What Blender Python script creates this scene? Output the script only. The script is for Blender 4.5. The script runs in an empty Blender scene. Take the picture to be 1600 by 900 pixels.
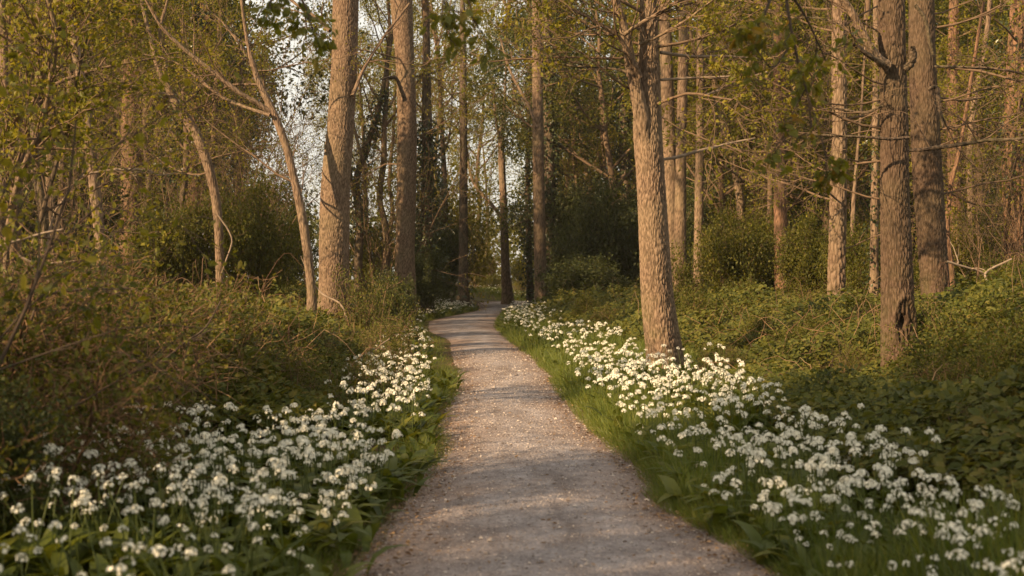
import bpy, math
import numpy as np

F, EYE = 2000.0, 1.1          # focal length in photo pixels (1600 wide), eye height in metres
RNG = np.random.default_rng
C = bpy.context.scene.collection
scene = bpy.context.scene

def at(px, py, d):
    return np.array([(px - 800.0) / F * d, d, EYE - (py - 440.0) / F * d])

# ------------------------------------------------------------------ object bookkeeping
def tag(o, label=None, cat=None, group=None, kind=None):
    if label: o['label'] = label
    if cat: o['category'] = cat
    if group: o['group'] = group
    if kind: o['kind'] = kind
    return o

def empty(name, loc, label, cat, group=None, rz=0.0, s=1.0):
    o = bpy.data.objects.new(name, None)
    o.empty_display_size = 0.2
    C.objects.link(o)
    o.location = [float(v) for v in loc]
    o.rotation_euler = (0, 0, rz)
    o.scale = (s, s, s) if np.isscalar(s) else s
    return tag(o, label, cat, group)

def link(name, mesh, parent=None):
    o = bpy.data.objects.new(name, mesh)
    C.objects.link(o)
    if parent: o.parent = parent
    return o

# ------------------------------------------------------------------ noise
def _h(ix, iy, iz, seed):
    h = (ix.astype(np.int64) * 73856093) ^ (iy.astype(np.int64) * 19349663) ^ (iz.astype(np.int64) * 83492791) ^ (seed * 2654435761)
    h &= 0xffffffff
    h = ((h ^ (h >> 16)) * 0x45d9f3b) & 0xffffffff
    h = ((h ^ (h >> 16)) * 0x45d9f3b) & 0xffffffff
    return (h ^ (h >> 16)) & 0xffffffff

def vnoise(P, seed=0):
    P = np.asarray(P, float)
    i = np.floor(P).astype(np.int64); f = P - i
    f = f * f * (3 - 2 * f)
    out = 0
    for dx in (0, 1):
        wx = f[:, 0] if dx else 1 - f[:, 0]
        for dy in (0, 1):
            wy = f[:, 1] if dy else 1 - f[:, 1]
            for dz in (0, 1):
                wz = f[:, 2] if dz else 1 - f[:, 2]
                out = out + wx * wy * wz * (_h(i[:, 0] + dx, i[:, 1] + dy, i[:, 2] + dz, seed) / 4294967295.0)
    return out * 2 - 1

def fbm(P, seed=0, octv=3):
    s, a, t = 0, 1.0, 0.0
    P = np.asarray(P, float)
    for k in range(octv):
        s = s + a * vnoise(P, seed + k); t += a; a *= .5; P = P * 2.03 + 11.7
    return s / t

def n2(x, y, f, seed=0, octv=3):
    x = np.asarray(x, float).ravel(); y = np.asarray(y, float).ravel()
    return fbm(np.stack([x * f, y * f, np.full_like(x, seed * 3.7)], 1), seed, octv)

def worley(P, seed=0):
    i = np.floor(P).astype(np.int64); f = P - i
    d1 = np.full(len(P), 9.0); d2 = np.full(len(P), 9.0)
    for dx in (-1, 0, 1):
        for dy in (-1, 0, 1):
            for dz in (-1, 0, 1):
                a, b, c = i[:, 0] + dx, i[:, 1] + dy, i[:, 2] + dz
                h = _h(a, b, c, seed)
                q = np.stack([dx + (h & 1023) / 1023., dy + ((h >> 10) & 1023) / 1023., dz + ((h >> 20) & 1023) / 1023.], 1) - f
                d = np.sqrt((q * q).sum(1))
                lt = d < d1
                d2 = np.where(lt, d1, np.minimum(d2, d)); d1 = np.where(lt, d, d1)
    return d1, d2

def sstep(a, b, x):
    t = np.clip((x - a) / (b - a), 0, 1)
    return t * t * (3 - 2 * t)

def unit(v):
    return v / np.maximum(np.linalg.norm(v, axis=-1, keepdims=True), 1e-9)

# ------------------------------------------------------------------ mesh builder
T_D4 = (np.array([(0, 0, 0), (.42, .29, .05), (1, 0, -.06), (.42, -.29, .05)]), [(0, 1, 2, 3)])
T_L6 = (np.array([(0, 0, 0), (.22, .25, .05), (.62, .25, .05), (1, 0, -.10), (.62, -.25, .05), (.22, -.25, .05)]),
        [(0, 1, 2, 3), (0, 3, 4, 5)])
T_BLADE = (np.array([(0, .04, 0), (.55, .03, .02), (1, 0, -.12), (.55, -.03, .02), (0, -.04, 0)]), [(0, 1, 3, 4), (1, 2, 3)])

class MB:
    def __init__(s):
        s.v = []; s.q = []; s.t = []; s.n = 0; s.att = []
    def add(s, V, quads=None, tris=None, mat=0, smooth=True, att=None):
        V = np.asarray(V, float).reshape(-1, 3)
        if quads is not None and len(quads):
            s.q.append((np.asarray(quads, np.int64).reshape(-1, 4) + s.n, mat, smooth))
        if tris is not None and len(tris):
            s.t.append((np.asarray(tris, np.int64).reshape(-1, 3) + s.n, mat, smooth))
        s.v.append(V); s.n += len(V)
        s.att.append(np.zeros(len(V)) if att is None else np.asarray(att, float))
    def tubes(s, P, R, k, mat=0):
        """P: B x n x 3 polylines, R: B x n radii."""
        P = np.asarray(P, float); R = np.asarray(R, float)
        if P.ndim == 2: P = P[None]; R = R[None]
        B, n, _ = P.shape
        T = np.empty_like(P)
        T[:, 1:-1] = P[:, 2:] - P[:, :-2]; T[:, 0] = P[:, 1] - P[:, 0]; T[:, -1] = P[:, -1] - P[:, -2]
        T = unit(T)
        m = unit(P[:, -1] - P[:, 0])
        ref = np.eye(3)[np.argmin(np.abs(m), axis=1)][:, None, :]
        U = unit(ref - (ref * T).sum(-1, keepdims=True) * T)
        W = np.cross(T, U)
        a = np.arange(k) / k * 2 * math.pi
        ring = P[:, :, None, :] + R[:, :, None, None] * (np.cos(a)[None, None, :, None] * U[:, :, None, :] + np.sin(a)[None, None, :, None] * W[:, :, None, :])
        b = np.arange(B)[:, None, None] * n * k; i = np.arange(n - 1)[None, :, None] * k; j = np.arange(k)[None, None, :]; jn = (j + 1) % k
        q = np.stack([b + i + j, b + i + jn, b + i + k + jn, b + i + k + j], -1)
        s.add(ring, quads=q.reshape(-1, 4), mat=mat)
    def stamp(s, tpl, pos, d, nrm, size, mat=0, wid=1.0, smooth=False):
        tv, tf = tpl
        pos = np.asarray(pos, float); d = unit(np.asarray(d, float)); B = len(pos)
        if B == 0: return
        side = np.cross(d, nrm); bad = np.linalg.norm(side, axis=1) < 1e-3
        if bad.any(): side[bad] = np.cross(d[bad], np.array([.31, .9, .2]))
        side = unit(side); nn = np.cross(side, d)
        size = np.broadcast_to(np.asarray(size, float), (B,))[:, None, None]
        wid = np.broadcast_to(np.asarray(wid, float), (B,))[:, None]
        V = pos[:, None, :] + size * (tv[None, :, 0, None] * d[:, None] + (tv[None, :, 1] * wid)[:, :, None] * side[:, None] + tv[None, :, 2, None] * nn[:, None])
        b = (np.arange(B) * len(tv))[:, None]
        qs = [f for f in tf if len(f) == 4]; ts = [f for f in tf if len(f) == 3]
        base = s.n
        s.add(V)
        for f in qs: s.q.append((b + np.array(f)[None] + base, mat, smooth))
        for f in ts: s.t.append((b + np.array(f)[None] + base, mat, smooth))
    def mesh(s, name, mats, att_name=None):
        V = np.concatenate(s.v) if s.v else np.zeros((0, 3))
        me = bpy.data.meshes.new(name)
        nq = sum(len(x[0]) for x in s.q); nt = sum(len(x[0]) for x in s.t)
        me.vertices.add(len(V)); me.vertices.foreach_set('co', V.astype(np.float32).ravel())
        loops = np.concatenate([x[0].ravel() for x in s.q] + [x[0].ravel() for x in s.t]) if nq + nt else np.zeros(0)
        me.loops.add(len(loops)); me.loops.foreach_set('vertex_index', loops.astype(np.int32))
        me.polygons.add(nq + nt)
        starts = np.concatenate([np.arange(nq) * 4, nq * 4 + np.arange(nt) * 3])
        me.polygons.foreach_set('loop_start', starts.astype(np.int32))
        mi = np.concatenate([np.full(len(x[0]), x[1]) for x in s.q + s.t]) if nq + nt else np.zeros(0)
        sm = np.concatenate([np.full(len(x[0]), x[2]) for x in s.q + s.t]) if nq + nt else np.zeros(0)
        me.polygons.foreach_set('material_index', mi.astype(np.int32))
        me.polygons.foreach_set('use_smooth', sm.astype(bool))
        for m in mats: me.materials.append(m)
        if att_name:
            a = me.attributes.new(att_name, 'FLOAT', 'POINT')
            a.data.foreach_set('value', np.concatenate(s.att).astype(np.float32))
        me.update(calc_edges=True)
        return me

# ------------------------------------------------------------------ materials
def new_mat(name):
    m = bpy.data.materials.new(name); m.use_nodes = True
    nt = m.node_tree; nt.nodes.clear()
    return m, nt, lambda t, **kw: _node(nt, t, kw)

def _node(nt, t, kw):
    n = nt.nodes.new(t)
    for k, v in kw.items(): setattr(n, k, v)
    return n

def ramp(nt, fac, stops, interp='LINEAR'):
    r = nt.nodes.new('ShaderNodeValToRGB'); r.color_ramp.interpolation = interp
    el = r.color_ramp.elements
    while len(el) > 1: el.remove(el[-1])
    el[0].position = stops[0][0]; el[0].color = (*stops[0][1], 1)
    for p, c in stops[1:]:
        e = el.new(p); e.color = (*c, 1)
    if fac is not None: nt.links.new(fac, r.inputs[0])
    return r

def mixc(nt, fac, a, b, mode='MIX'):
    m = nt.nodes.new('ShaderNodeMix'); m.data_type = 'RGBA'; m.blend_type = mode
    for sock, v in ((m.inputs['Factor'], fac), (m.inputs['A'], a), (m.inputs['B'], b)):
        if isinstance(v, (int, float)): sock.default_value = v
        elif isinstance(v, tuple): sock.default_value = (*v, 1)
        else: nt.links.new(v, sock)
    # RGBA sockets are the third A/B pair
    return m

def mix_rgba(nt, fac, a, b, mode='MIX'):
    m = nt.nodes.new('ShaderNodeMix'); m.data_type = 'RGBA'; m.blend_type = mode
    ins = [s for s in m.inputs if s.enabled]
    for sock, v in zip(ins, (fac, a, b)):
        if isinstance(v, (int, float)): sock.default_value = v
        elif isinstance(v, tuple): sock.default_value = (*v, 1)
        else: nt.links.new(v, sock)
    return [s for s in m.outputs if s.enabled][0]

def leaf_mat(name, stops, trans=.4, rough=.5, clump=.9, tcol=None, spec=.35):
    m, nt, N = new_mat(name)
    geo = N('ShaderNodeNewGeometry'); tc = N('ShaderNodeTexCoord')
    nz = N('ShaderNodeTexNoise'); nz.inputs['Scale'].default_value = clump; nz.inputs['Detail'].default_value = 2
    nt.links.new(tc.outputs['Object'], nz.inputs['Vector'])
    ma = N('ShaderNodeMath', operation='MULTIPLY_ADD'); ma.inputs[1].default_value = .55
    nt.links.new(geo.outputs['Random Per Island'], ma.inputs[0])
    m2 = N('ShaderNodeMath', operation='MULTIPLY'); m2.inputs[1].default_value = .5
    nt.links.new(nz.outputs['Fac'], m2.inputs[0]); nt.links.new(m2.outputs[0], ma.inputs[2])
    r = ramp(nt, ma.outputs[0], stops)
    bs = N('ShaderNodeBsdfPrincipled'); bs.inputs['Roughness'].default_value = rough
    bs.inputs['Specular IOR Level'].default_value = spec
    nt.links.new(r.outputs[0], bs.inputs['Base Color'])
    tr = N('ShaderNodeBsdfTranslucent')
    tmul = mix_rgba(nt, 1.0, r.outputs[0], tcol or (1.5, 1.35, .7), 'MULTIPLY')
    nt.links.new(tmul, tr.inputs['Color'])
    mx = N('ShaderNodeMixShader'); mx.inputs[0].default_value = trans
    nt.links.new(bs.outputs[0], mx.inputs[1]); nt.links.new(tr.outputs[0], mx.inputs[2])
    out = N('ShaderNodeOutputMaterial'); nt.links.new(mx.outputs[0], out.inputs[0])
    return m

def bark_mat(name, fissure, plate, lichen, lich_amt=.25, attr=False, scale=22.0):
    m, nt, N = new_mat(name)
    tc = N('ShaderNodeTexCoord')
    mp = N('ShaderNodeMapping'); mp.inputs['Scale'].default_value = (1, 1, .2)
    nt.links.new(tc.outputs['Object'], mp.inputs['Vector'])
    fine = N('ShaderNodeTexNoise'); fine.inputs['Scale'].default_value = scale * 2.2; fine.inputs['Detail'].default_value = 5
    nt.links.new(mp.outputs[0], fine.inputs['Vector'])
    vo = N('ShaderNodeTexVoronoi', feature='DISTANCE_TO_EDGE'); vo.inputs['Scale'].default_value = scale
    wv = N('ShaderNodeVectorMath', operation='MULTIPLY_ADD'); wv.inputs[1].default_value = (.06, .06, .06)
    nt.links.new(fine.outputs['Color'], wv.inputs[0]); nt.links.new(mp.outputs[0], wv.inputs[2])
    nt.links.new(wv.outputs[0], vo.inputs['Vector'])
    if attr:
        at_ = N('ShaderNodeAttribute', attribute_name='plate'); pl = at_.outputs['Fac']
    else:
        rr = ramp(nt, vo.outputs['Distance'], [(0, (0, 0, 0)), (.22, (1, 1, 1))]); pl = rr.outputs[0]
    pn = N('ShaderNodeMath', operation='MULTIPLY_ADD'); pn.inputs[1].default_value = .75
    nt.links.new(pl, pn.inputs[0])
    fm = N('ShaderNodeMath', operation='MULTIPLY_ADD'); fm.inputs[1].default_value = .9; fm.inputs[2].default_value = -.33
    nt.links.new(fine.outputs['Fac'], fm.inputs[0]); nt.links.new(fm.outputs[0], pn.inputs[2])
    col = ramp(nt, pn.outputs[0], [(0.0, fissure), (.9, plate)])
    big = N('ShaderNodeTexNoise'); big.inputs['Scale'].default_value = 1.3; big.inputs['Detail'].default_value = 4
    nt.links.new(tc.outputs['Object'], big.inputs['Vector'])
    lm = ramp(nt, big.outputs['Fac'], [(.45, (0, 0, 0)), (.7, (lich_amt,) * 3)])
    c2 = mix_rgba(nt, lm.outputs[0], col.outputs[0], lichen)
    sep = N('ShaderNodeSeparateXYZ'); nt.links.new(tc.outputs['Object'], sep.inputs[0])
    mz = N('ShaderNodeMapRange'); mz.inputs['From Min'].default_value = 1.5; mz.inputs['From Max'].default_value = 0.0
    nt.links.new(sep.outputs['Z'], mz.inputs['Value'])
    mossn = N('ShaderNodeTexNoise'); mossn.inputs['Scale'].default_value = 4.5; mossn.inputs['Detail'].default_value = 6
    nt.links.new(tc.outputs['Object'], mossn.inputs['Vector'])
    mf = N('ShaderNodeMath', operation='MULTIPLY'); nt.links.new(mz.outputs[0], mf.inputs[0])
    mr = ramp(nt, mossn.outputs['Fac'], [(.44, (0, 0, 0)), (.66, (.45, .45, .45))]); nt.links.new(mr.outputs[0], mf.inputs[1])
    c2 = mix_rgba(nt, mf.outputs[0], c2, (.075, .080, .022))
    bs = N('ShaderNodeBsdfPrincipled'); bs.inputs['Roughness'].default_value = .9; bs.inputs['Specular IOR Level'].default_value = .15
    nt.links.new(c2, bs.inputs['Base Color'])
    hs = N('ShaderNodeMath', operation='ADD')
    if attr:
        nt.links.new(fine.outputs['Fac'], hs.inputs[0]); hs.inputs[1].default_value = 0
    else:
        nt.links.new(pl, hs.inputs[0]); nt.links.new(fine.outputs['Fac'], hs.inputs[1])
    bp = N('ShaderNodeBump'); bp.inputs['Strength'].default_value = 1.0; bp.inputs['Distance'].default_value = .02
    nt.links.new(hs.outputs[0], bp.inputs['Height']); nt.links.new(bp.outputs[0], bs.inputs['Normal'])
    out = N('ShaderNodeOutputMaterial'); nt.links.new(bs.outputs[0], out.inputs[0])
    return m

def plain_mat(name, a, b, scale=8.0, rough=.85, bump=0.0, trans=0.0, island=False):
    m, nt, N = new_mat(name)
    tc = N('ShaderNodeTexCoord')
    nz = N('ShaderNodeTexNoise'); nz.inputs['Scale'].default_value = scale; nz.inputs['Detail'].default_value = 5
    nt.links.new(tc.outputs['Object'], nz.inputs['Vector'])
    fac = nz.outputs['Fac']
    if island:
        geo = N('ShaderNodeNewGeometry'); fac = geo.outputs['Random Per Island']
    r = ramp(nt, fac, [(.2, a), (.8, b)])
    bs = N('ShaderNodeBsdfPrincipled'); bs.inputs['Roughness'].default_value = rough; bs.inputs['Specular IOR Level'].default_value = .25
    nt.links.new(r.outputs[0], bs.inputs['Base Color'])
    if bump:
        bp = N('ShaderNodeBump'); bp.inputs['Strength'].default_value = bump; bp.inputs['Distance'].default_value = .02
        nt.links.new(nz.outputs['Fac'], bp.inputs['Height']); nt.links.new(bp.outputs[0], bs.inputs['Normal'])
    out = N('ShaderNodeOutputMaterial')
    if trans:
        tr = N('ShaderNodeBsdfTranslucent'); nt.links.new(r.outputs[0], tr.inputs['Color'])
        mx = N('ShaderNodeMixShader'); mx.inputs[0].default_value = trans
        nt.links.new(bs.outputs[0], mx.inputs[1]); nt.links.new(tr.outputs[0], mx.inputs[2]); nt.links.new(mx.outputs[0], out.inputs[0])
    else:
        nt.links.new(bs.outputs[0], out.inputs[0])
    return m

M = {}
M['spring'] = leaf_mat('spring_leaf', [(.15, (.085, .092, .010)), (.5, (.155, .150, .016)), (.85, (.23, .185, .025))], trans=.48, spec=.2)
M['mid'] = leaf_mat('mid_green_leaf', [(.15, (.042, .051, .008)), (.5, (.083, .088, .012)), (.85, (.145, .126, .020))], trans=.42, spec=.2)
M['dark'] = leaf_mat('dark_leaf', [(.15, (.026, .038, .010)), (.55, (.054, .066, .015)), (.9, (.10, .098, .022))], trans=.28, rough=.5, spec=.25)
M['ivy'] = leaf_mat('ivy_leaf', [(.15, (.018, .027, .009)), (.6, (.036, .048, .014)), (.95, (.068, .074, .022))], trans=.15, rough=.35)
M['bramble'] = leaf_mat('bramble_leaf', [(.15, (.030, .040, .007)), (.45, (.072, .082, .013)), (.75, (.125, .118, .020)), (.95, (.19, .12, .035))], trans=.36, clump=.7, spec=.2, rough=.55)
M['oakleaf'] = leaf_mat('young_oak_leaf', [(.2, (.08, .095, .010)), (.65, (.15, .145, .016)), (.96, (.26, .12, .022))], trans=.5)
M['garlic'] = leaf_mat('garlic_leaf', [(.15, (.040, .056, .008)), (.5, (.072, .092, .012)), (.9, (.135, .13, .018))], trans=.38, rough=.45, spec=.25, clump=2.5)
M['grass'] = leaf_mat('grass_blade', [(.15, (.056, .084, .012)), (.5, (.100, .134, .018)), (.9, (.19, .185, .035))], trans=.4, rough=.5, clump=1.5)
M['petal'] = plain_mat('white_petal', (.76, .73, .60), (.86, .83, .72), 30, .6, trans=.3)
M['stem'] = plain_mat('green_stem', (.045, .062, .012), (.075, .09, .018), 20, .5)
M['twig'] = plain_mat('twig_bark', (.075, .048, .03), (.175, .115, .07), 14, .9)
M['darktwig'] = plain_mat('dark_twig_bark', (.035, .025, .018), (.09, .062, .042), 14, .9)
M['paletwig'] = plain_mat('dead_pale_wood', (.15, .11, .075), (.29, .22, .16), 18, .85, bump=.3)
M['cane'] = plain_mat('bramble_cane', (.10, .05, .03), (.22, .14, .08), 9, .8, island=True)
M['bracken'] = plain_mat('dead_bracken', (.10, .055, .03), (.25, .15, .082), 9, .9, trans=.2, island=True)
M['litter'] = plain_mat('leaf_litter', (.10, .055, .03), (.30, .19, .10), 9, .85, trans=.1, island=True)
M['pebble'] = plain_mat('path_grit', (.16, .13, .115), (.46, .39, .34), 9, .85, island=True)
M['bark_brown'] = bark_mat('bark_brown', (.058, .036, .023), (.205, .140, .095), (.22, .19, .10), .3, attr=True)
M['bark_red'] = bark_mat('bark_reddish', (.060, .032, .020), (.205, .115, .070), (.18, .14, .08), .3, attr=True)
M['bark_grey'] = bark_mat('bark_grey', (.062, .040, .026), (.225, .155, .105), (.22, .18, .10), .3, attr=True)
M['bark_dark'] = bark_mat('bark_dark', (.035, .025, .018), (.135, .095, .066), (.09, .09, .04), .4, attr=True)
M['bark_far'] = bark_mat('bark_far', (.055, .036, .024), (.165, .115, .075), (.16, .15, .07), .4, attr=False, scale=16)
M['bark_umber'] = bark_mat('bark_umber', (.038, .024, .016), (.108, .071, .048), (.12, .10, .05), .35, attr=True)
M['hollow'] = plain_mat('rotten_heartwood', (.05, .03, .02), (.10, .065, .04), 20, .95, bump=.5)

# ------------------------------------------------------------------ the path and the ground
PL = np.array([(-.60, -8), (-.60, 4.8), (-.585, 5.4), (-.55, 6.2), (-.46, 7.6), (-.44, 8.5), (-.53, 9.6), (-.56, 10.7), (-.54, 12.6), (-.63, 15.2), (-.94, 20),
               (-1.20, 24.2), (-1.75, 27.5), (-2.0, 30.6), (-2.25, 35), (-2.05, 39), (-1.75, 42), (-1.30, 48), (-1.30, 53), (-1.60, 60), (-1.75, 67)], float)
PR = np.array([(1.02, -8), (1.02, 4.8), (.98, 5.1), (.90, 5.5), (.80, 5.95), (.76, 6.3), (.79, 6.9), (.77, 7.3), (.72, 8.0), (.66, 8.7), (.60, 9.8), (.58, 10.7), (.51, 12.2),
               (.48, 15.2), (.18, 20), (.03, 22), (-.08, 24.2), (-.27, 27.5), (-.39, 30.6), (-.41, 35), (-.36, 41), (-.12, 50), (.35, 58), (1.0, 64), (2.2, 68)], float)
def XL(y): return np.interp(y, PL[:, 1], PL[:, 0])
def XR(y): return np.interp(y, PR[:, 1], PR[:, 0])
TAIL = np.array([(-.2, 65), (.6, 69.2), (2.5, 71.6), (6, 73.2), (12, 75), (24, 79)], float)   # where the path turns away to the right

def edge_dist(x, y):
    """signed: metres outside the path (negative inside), and the side (-1 left, +1 right)."""
    x = np.asarray(x, float); y = np.asarray(y, float)
    l, r = XL(np.minimum(y, 66)), XR(np.minimum(y, 66))
    e = np.maximum(l - x, x - r) + np.maximum(y - 66, 0)
    for a, b in zip(TAIL[:-1], TAIL[1:]):
        ab = b - a
        t = np.clip(((x - a[0]) * ab[0] + (y - a[1]) * ab[1]) / (ab @ ab), 0, 1)
        e = np.minimum(e, np.hypot(x - a[0] - t * ab[0], y - a[1] - t * ab[1]) - 1.15)
    side = np.where(x < .5 * (l + r), -1, 1)
    return e, side

def ground_z(x, y):
    x = np.asarray(x, float); y = np.asarray(y, float); sh = x.shape
    e, side = edge_dist(x, y); e = e.ravel(); side = side.ravel()
    t = np.maximum(e - .28, 0)
    left = .50 * sstep(0, 3.4, t) + .16 * sstep(3, 12, t)
    right = .10 * sstep(0, 1.2, t) + .42 * sstep(2.6, 7.0, t) + .15 * sstep(6, 14, t)
    z = np.where(side < 0, left, right)
    nz = n2(x, y, .55, 3) * .07 + n2(x, y, .13, 9) * .10
    return (z + nz * sstep(0, 1.5, t)).reshape(sh)

def build_ground():
    def axis(dense0, dense1, step, far0, far1):
        a = list(np.arange(dense0, dense1 + 1e-6, step))
        s = step; v = dense1
        while v < far1: s *= 1.22; v += s; a.append(v)
        s = step; v = dense0
        while v > far0: s *= 1.22; v -= s; a.insert(0, v)
        return np.array(a)
    xs = axis(-6, 6, .14, -420, 420); ys = axis(0, 78, .35, -300, 900)
    X, Y = np.meshgrid(xs, ys, indexing='xy')
    Z = ground_z(X, Y)
    nx, ny = len(xs), len(ys)
    idx = np.arange(nx * ny).reshape(ny, nx)
    q = np.stack([idx[:-1, :-1], idx[:-1, 1:], idx[1:, 1:], idx[1:, :-1]], -1).reshape(-1, 4)
    mb = MB(); mb.add(np.stack([X, Y, Z], -1).reshape(-1, 3), quads=q)
    m, nt, N = new_mat('woodland_soil')
    tc = N('ShaderNodeTexCoord')
    a = N('ShaderNodeTexNoise'); a.inputs['Scale'].default_value = .9; a.inputs['Detail'].default_value = 6
    b = N('ShaderNodeTexNoise'); b.inputs['Scale'].default_value = 22; b.inputs['Detail'].default_value = 6
    nt.links.new(tc.outputs['Object'], a.inputs['Vector']); nt.links.new(tc.outputs['Object'], b.inputs['Vector'])
    soil = ramp(nt, b.outputs['Fac'], [(.3, (.035, .022, .014)), (.5, (.085, .052, .03)), (.7, (.17, .105, .06))])
    moss = ramp(nt, b.outputs['Fac'], [(.3, (.025, .032, .01)), (.7, (.07, .075, .02))])
    fac = ramp(nt, a.outputs['Fac'], [(.42, (0, 0, 0)), (.6, (.75, .75, .75))])
    col = mix_rgba(nt, fac.outputs[0], soil.outputs[0], moss.outputs[0])
    bs = N('ShaderNodeBsdfPrincipled'); bs.inputs['Roughness'].default_value = .95; bs.inputs['Specular IOR Level'].default_value = .1
    nt.links.new(col, bs.inputs['Base Color'])
    bp = N('ShaderNodeBump'); bp.inputs['Strength'].default_value = .8; bp.inputs['Distance'].default_value = .03
    nt.links.new(b.outputs['Fac'], bp.inputs['Height']); nt.links.new(bp.outputs[0], bs.inputs['Normal'])
    out = N('ShaderNodeOutputMaterial'); nt.links.new(bs.outputs[0], out.inputs[0])
    tag(link('ground', mb.mesh('ground', [m])), 'dark leafy woodland floor rising in low banks beside the path', 'ground', kind='structure')

def build_path():
    ys = np.concatenate([np.arange(-8, 16, .10), np.arange(16, 67.01, .3)])
    l, r = XL(ys), XR(ys)
    jl = n2(ys * 0, ys, 1.9, 21) * .05 + n2(ys * 0, ys, 6.5, 22) * .03
    jr = n2(ys * 0 + 9, ys, 1.9, 23) * .05 + n2(ys * 0 + 9, ys, 6.5, 24) * .03
    l = l + jl; r = r + jr
    L = np.stack([l, ys], 1); R = np.stack([r, ys], 1)
    # the tail turns to the right
    Lt = np.array([(-1.5, 69), (-.4, 71.4), (2.0, 72.9), (5.8, 74.4), (12, 76.2), (24, 80)]); Rt = np.array([(2.6, 68.6), (3.0, 69.4), (3.8, 70.4), (6.3, 72.0), (12.2, 73.8), (24.3, 78)])
    L = np.concatenate([L, Lt]); R = np.concatenate([R, Rt])
    k = 15; u = np.linspace(0, 1, k)
    P = L[:, None, :] * (1 - u)[None, :, None] + R[:, None, :] * u[None, :, None]
    z = .006 + .028 * (1 - (2 * u - 1) ** 2)[None, :] + 0 * P[..., 0]
    z = z + (n2(P[..., 0], P[..., 1], 1.3, 31).reshape(z.shape) * .010) * (1 - (2 * u - 1) ** 4)[None, :]
    n = len(L); idx = np.arange(n * k).reshape(n, k)
    q = np.stack([idx[:-1, :-1], idx[:-1, 1:], idx[1:, 1:], idx[1:, :-1]], -1).reshape(-1, 4)
    att = np.broadcast_to(np.abs(2 * u - 1)[None, :], (n, k)).ravel()
    mb = MB(); mb.add(np.concatenate([P, z[..., None]], -1).reshape(-1, 3), quads=q, att=att)
    m, nt, N = new_mat('gravel_path')
    tc = N('ShaderNodeTexCoord')
    def noise(s, d=5):
        x = N('ShaderNodeTexNoise'); x.inputs['Scale'].default_value = s; x.inputs['Detail'].default_value = d
        nt.links.new(tc.outputs['Object'], x.inputs['Vector']); return x
    big = noise(.7, 4); mid = noise(5.5, 6); fine = noise(70, 3)
    vo = N('ShaderNodeTexVoronoi'); vo.inputs['Scale'].default_value = 62
    nt.links.new(tc.outputs['Object'], vo.inputs['Vector'])
    base = ramp(nt, mid.outputs['Fac'], [(.30, (.190, .166, .162)), (.5, (.262, .234, .230)), (.7, (.345, .312, .305))])
    warm = ramp(nt, fine.outputs['Fac'], [(.3, (.15, .098, .072)), (.7, (.27, .195, .15))])
    at_ = N('ShaderNodeAttribute', attribute_name='edge')
    ea = N('ShaderNodeMath', operation='MULTIPLY_ADD'); ea.inputs[1].default_value = .75
    nt.links.new(at_.outputs['Fac'], ea.inputs[0])
    bm = N('ShaderNodeMath', operation='MULTIPLY_ADD'); bm.inputs[1].default_value = 1.2; bm.inputs[2].default_value = -.62
    nt.links.new(big.outputs['Fac'], bm.inputs[0]); nt.links.new(bm.outputs[0], ea.inputs[2])
    fac = ramp(nt, ea.outputs[0], [(.15, (0, 0, 0)), (.75, (.85, .85, .85))])
    c1 = mix_rgba(nt, fac.outputs[0], base.outputs[0], warm.outputs[0])
    sp = ramp(nt, vo.outputs['Color'], [(.0, (.55, .5, .47)), (.5, (1, 1, 1)), (.86, (1.08, 1.05, 1.02)), (.95, (1.7, 1.6, 1.5))])
    c2 = mix_rgba(nt, .75, c1, sp.outputs[0], 'MULTIPLY')
    tr_ = N('ShaderNodeMapping'); tr_.inputs['Scale'].default_value = (3.2, .55, 1)      # trodden, damp and dusty streaks along the path
    nt.links.new(tc.outputs['Object'], tr_.inputs['Vector'])
    wn = N('ShaderNodeTexNoise'); wn.inputs['Scale'].default_value = 1.0; wn.inputs['Detail'].default_value = 5; wn.inputs['Roughness'].default_value = .65
    nt.links.new(tr_.outputs[0], wn.inputs['Vector'])
    wr = ramp(nt, wn.outputs['Fac'], [(.32, (.66, .60, .56)), (.5, (.95, .93, .92)), (.68, (1.12, 1.12, 1.13))])
    c2 = mix_rgba(nt, 1.0, c2, wr.outputs[0], 'MULTIPLY')
    bs = N('ShaderNodeBsdfPrincipled'); bs.inputs['Roughness'].default_value = .9; bs.inputs['Specular IOR Level'].default_value = .2
    nt.links.new(c2, bs.inputs['Base Color'])
    add = N('ShaderNodeMath', operation='MULTIPLY_ADD'); add.inputs[1].default_value = -.9
    nt.links.new(vo.outputs['Distance'], add.inputs[0]); nt.links.new(mid.outputs['Fac'], add.inputs[2])
    bp = N('ShaderNodeBump'); bp.inputs['Strength'].default_value = .9; bp.inputs['Distance'].default_value = .014
    nt.links.new(add.outputs[0], bp.inputs['Height']); nt.links.new(bp.outputs[0], bs.inputs['Normal'])
    out = N('ShaderNodeOutputMaterial'); nt.links.new(bs.outputs[0], out.inputs[0])
    tag(link('gravel_path', mb.mesh('gravel_path', [m], 'edge')), 'pinkish grey gravel path winding away between the flowers', 'path', kind='structure')

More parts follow.
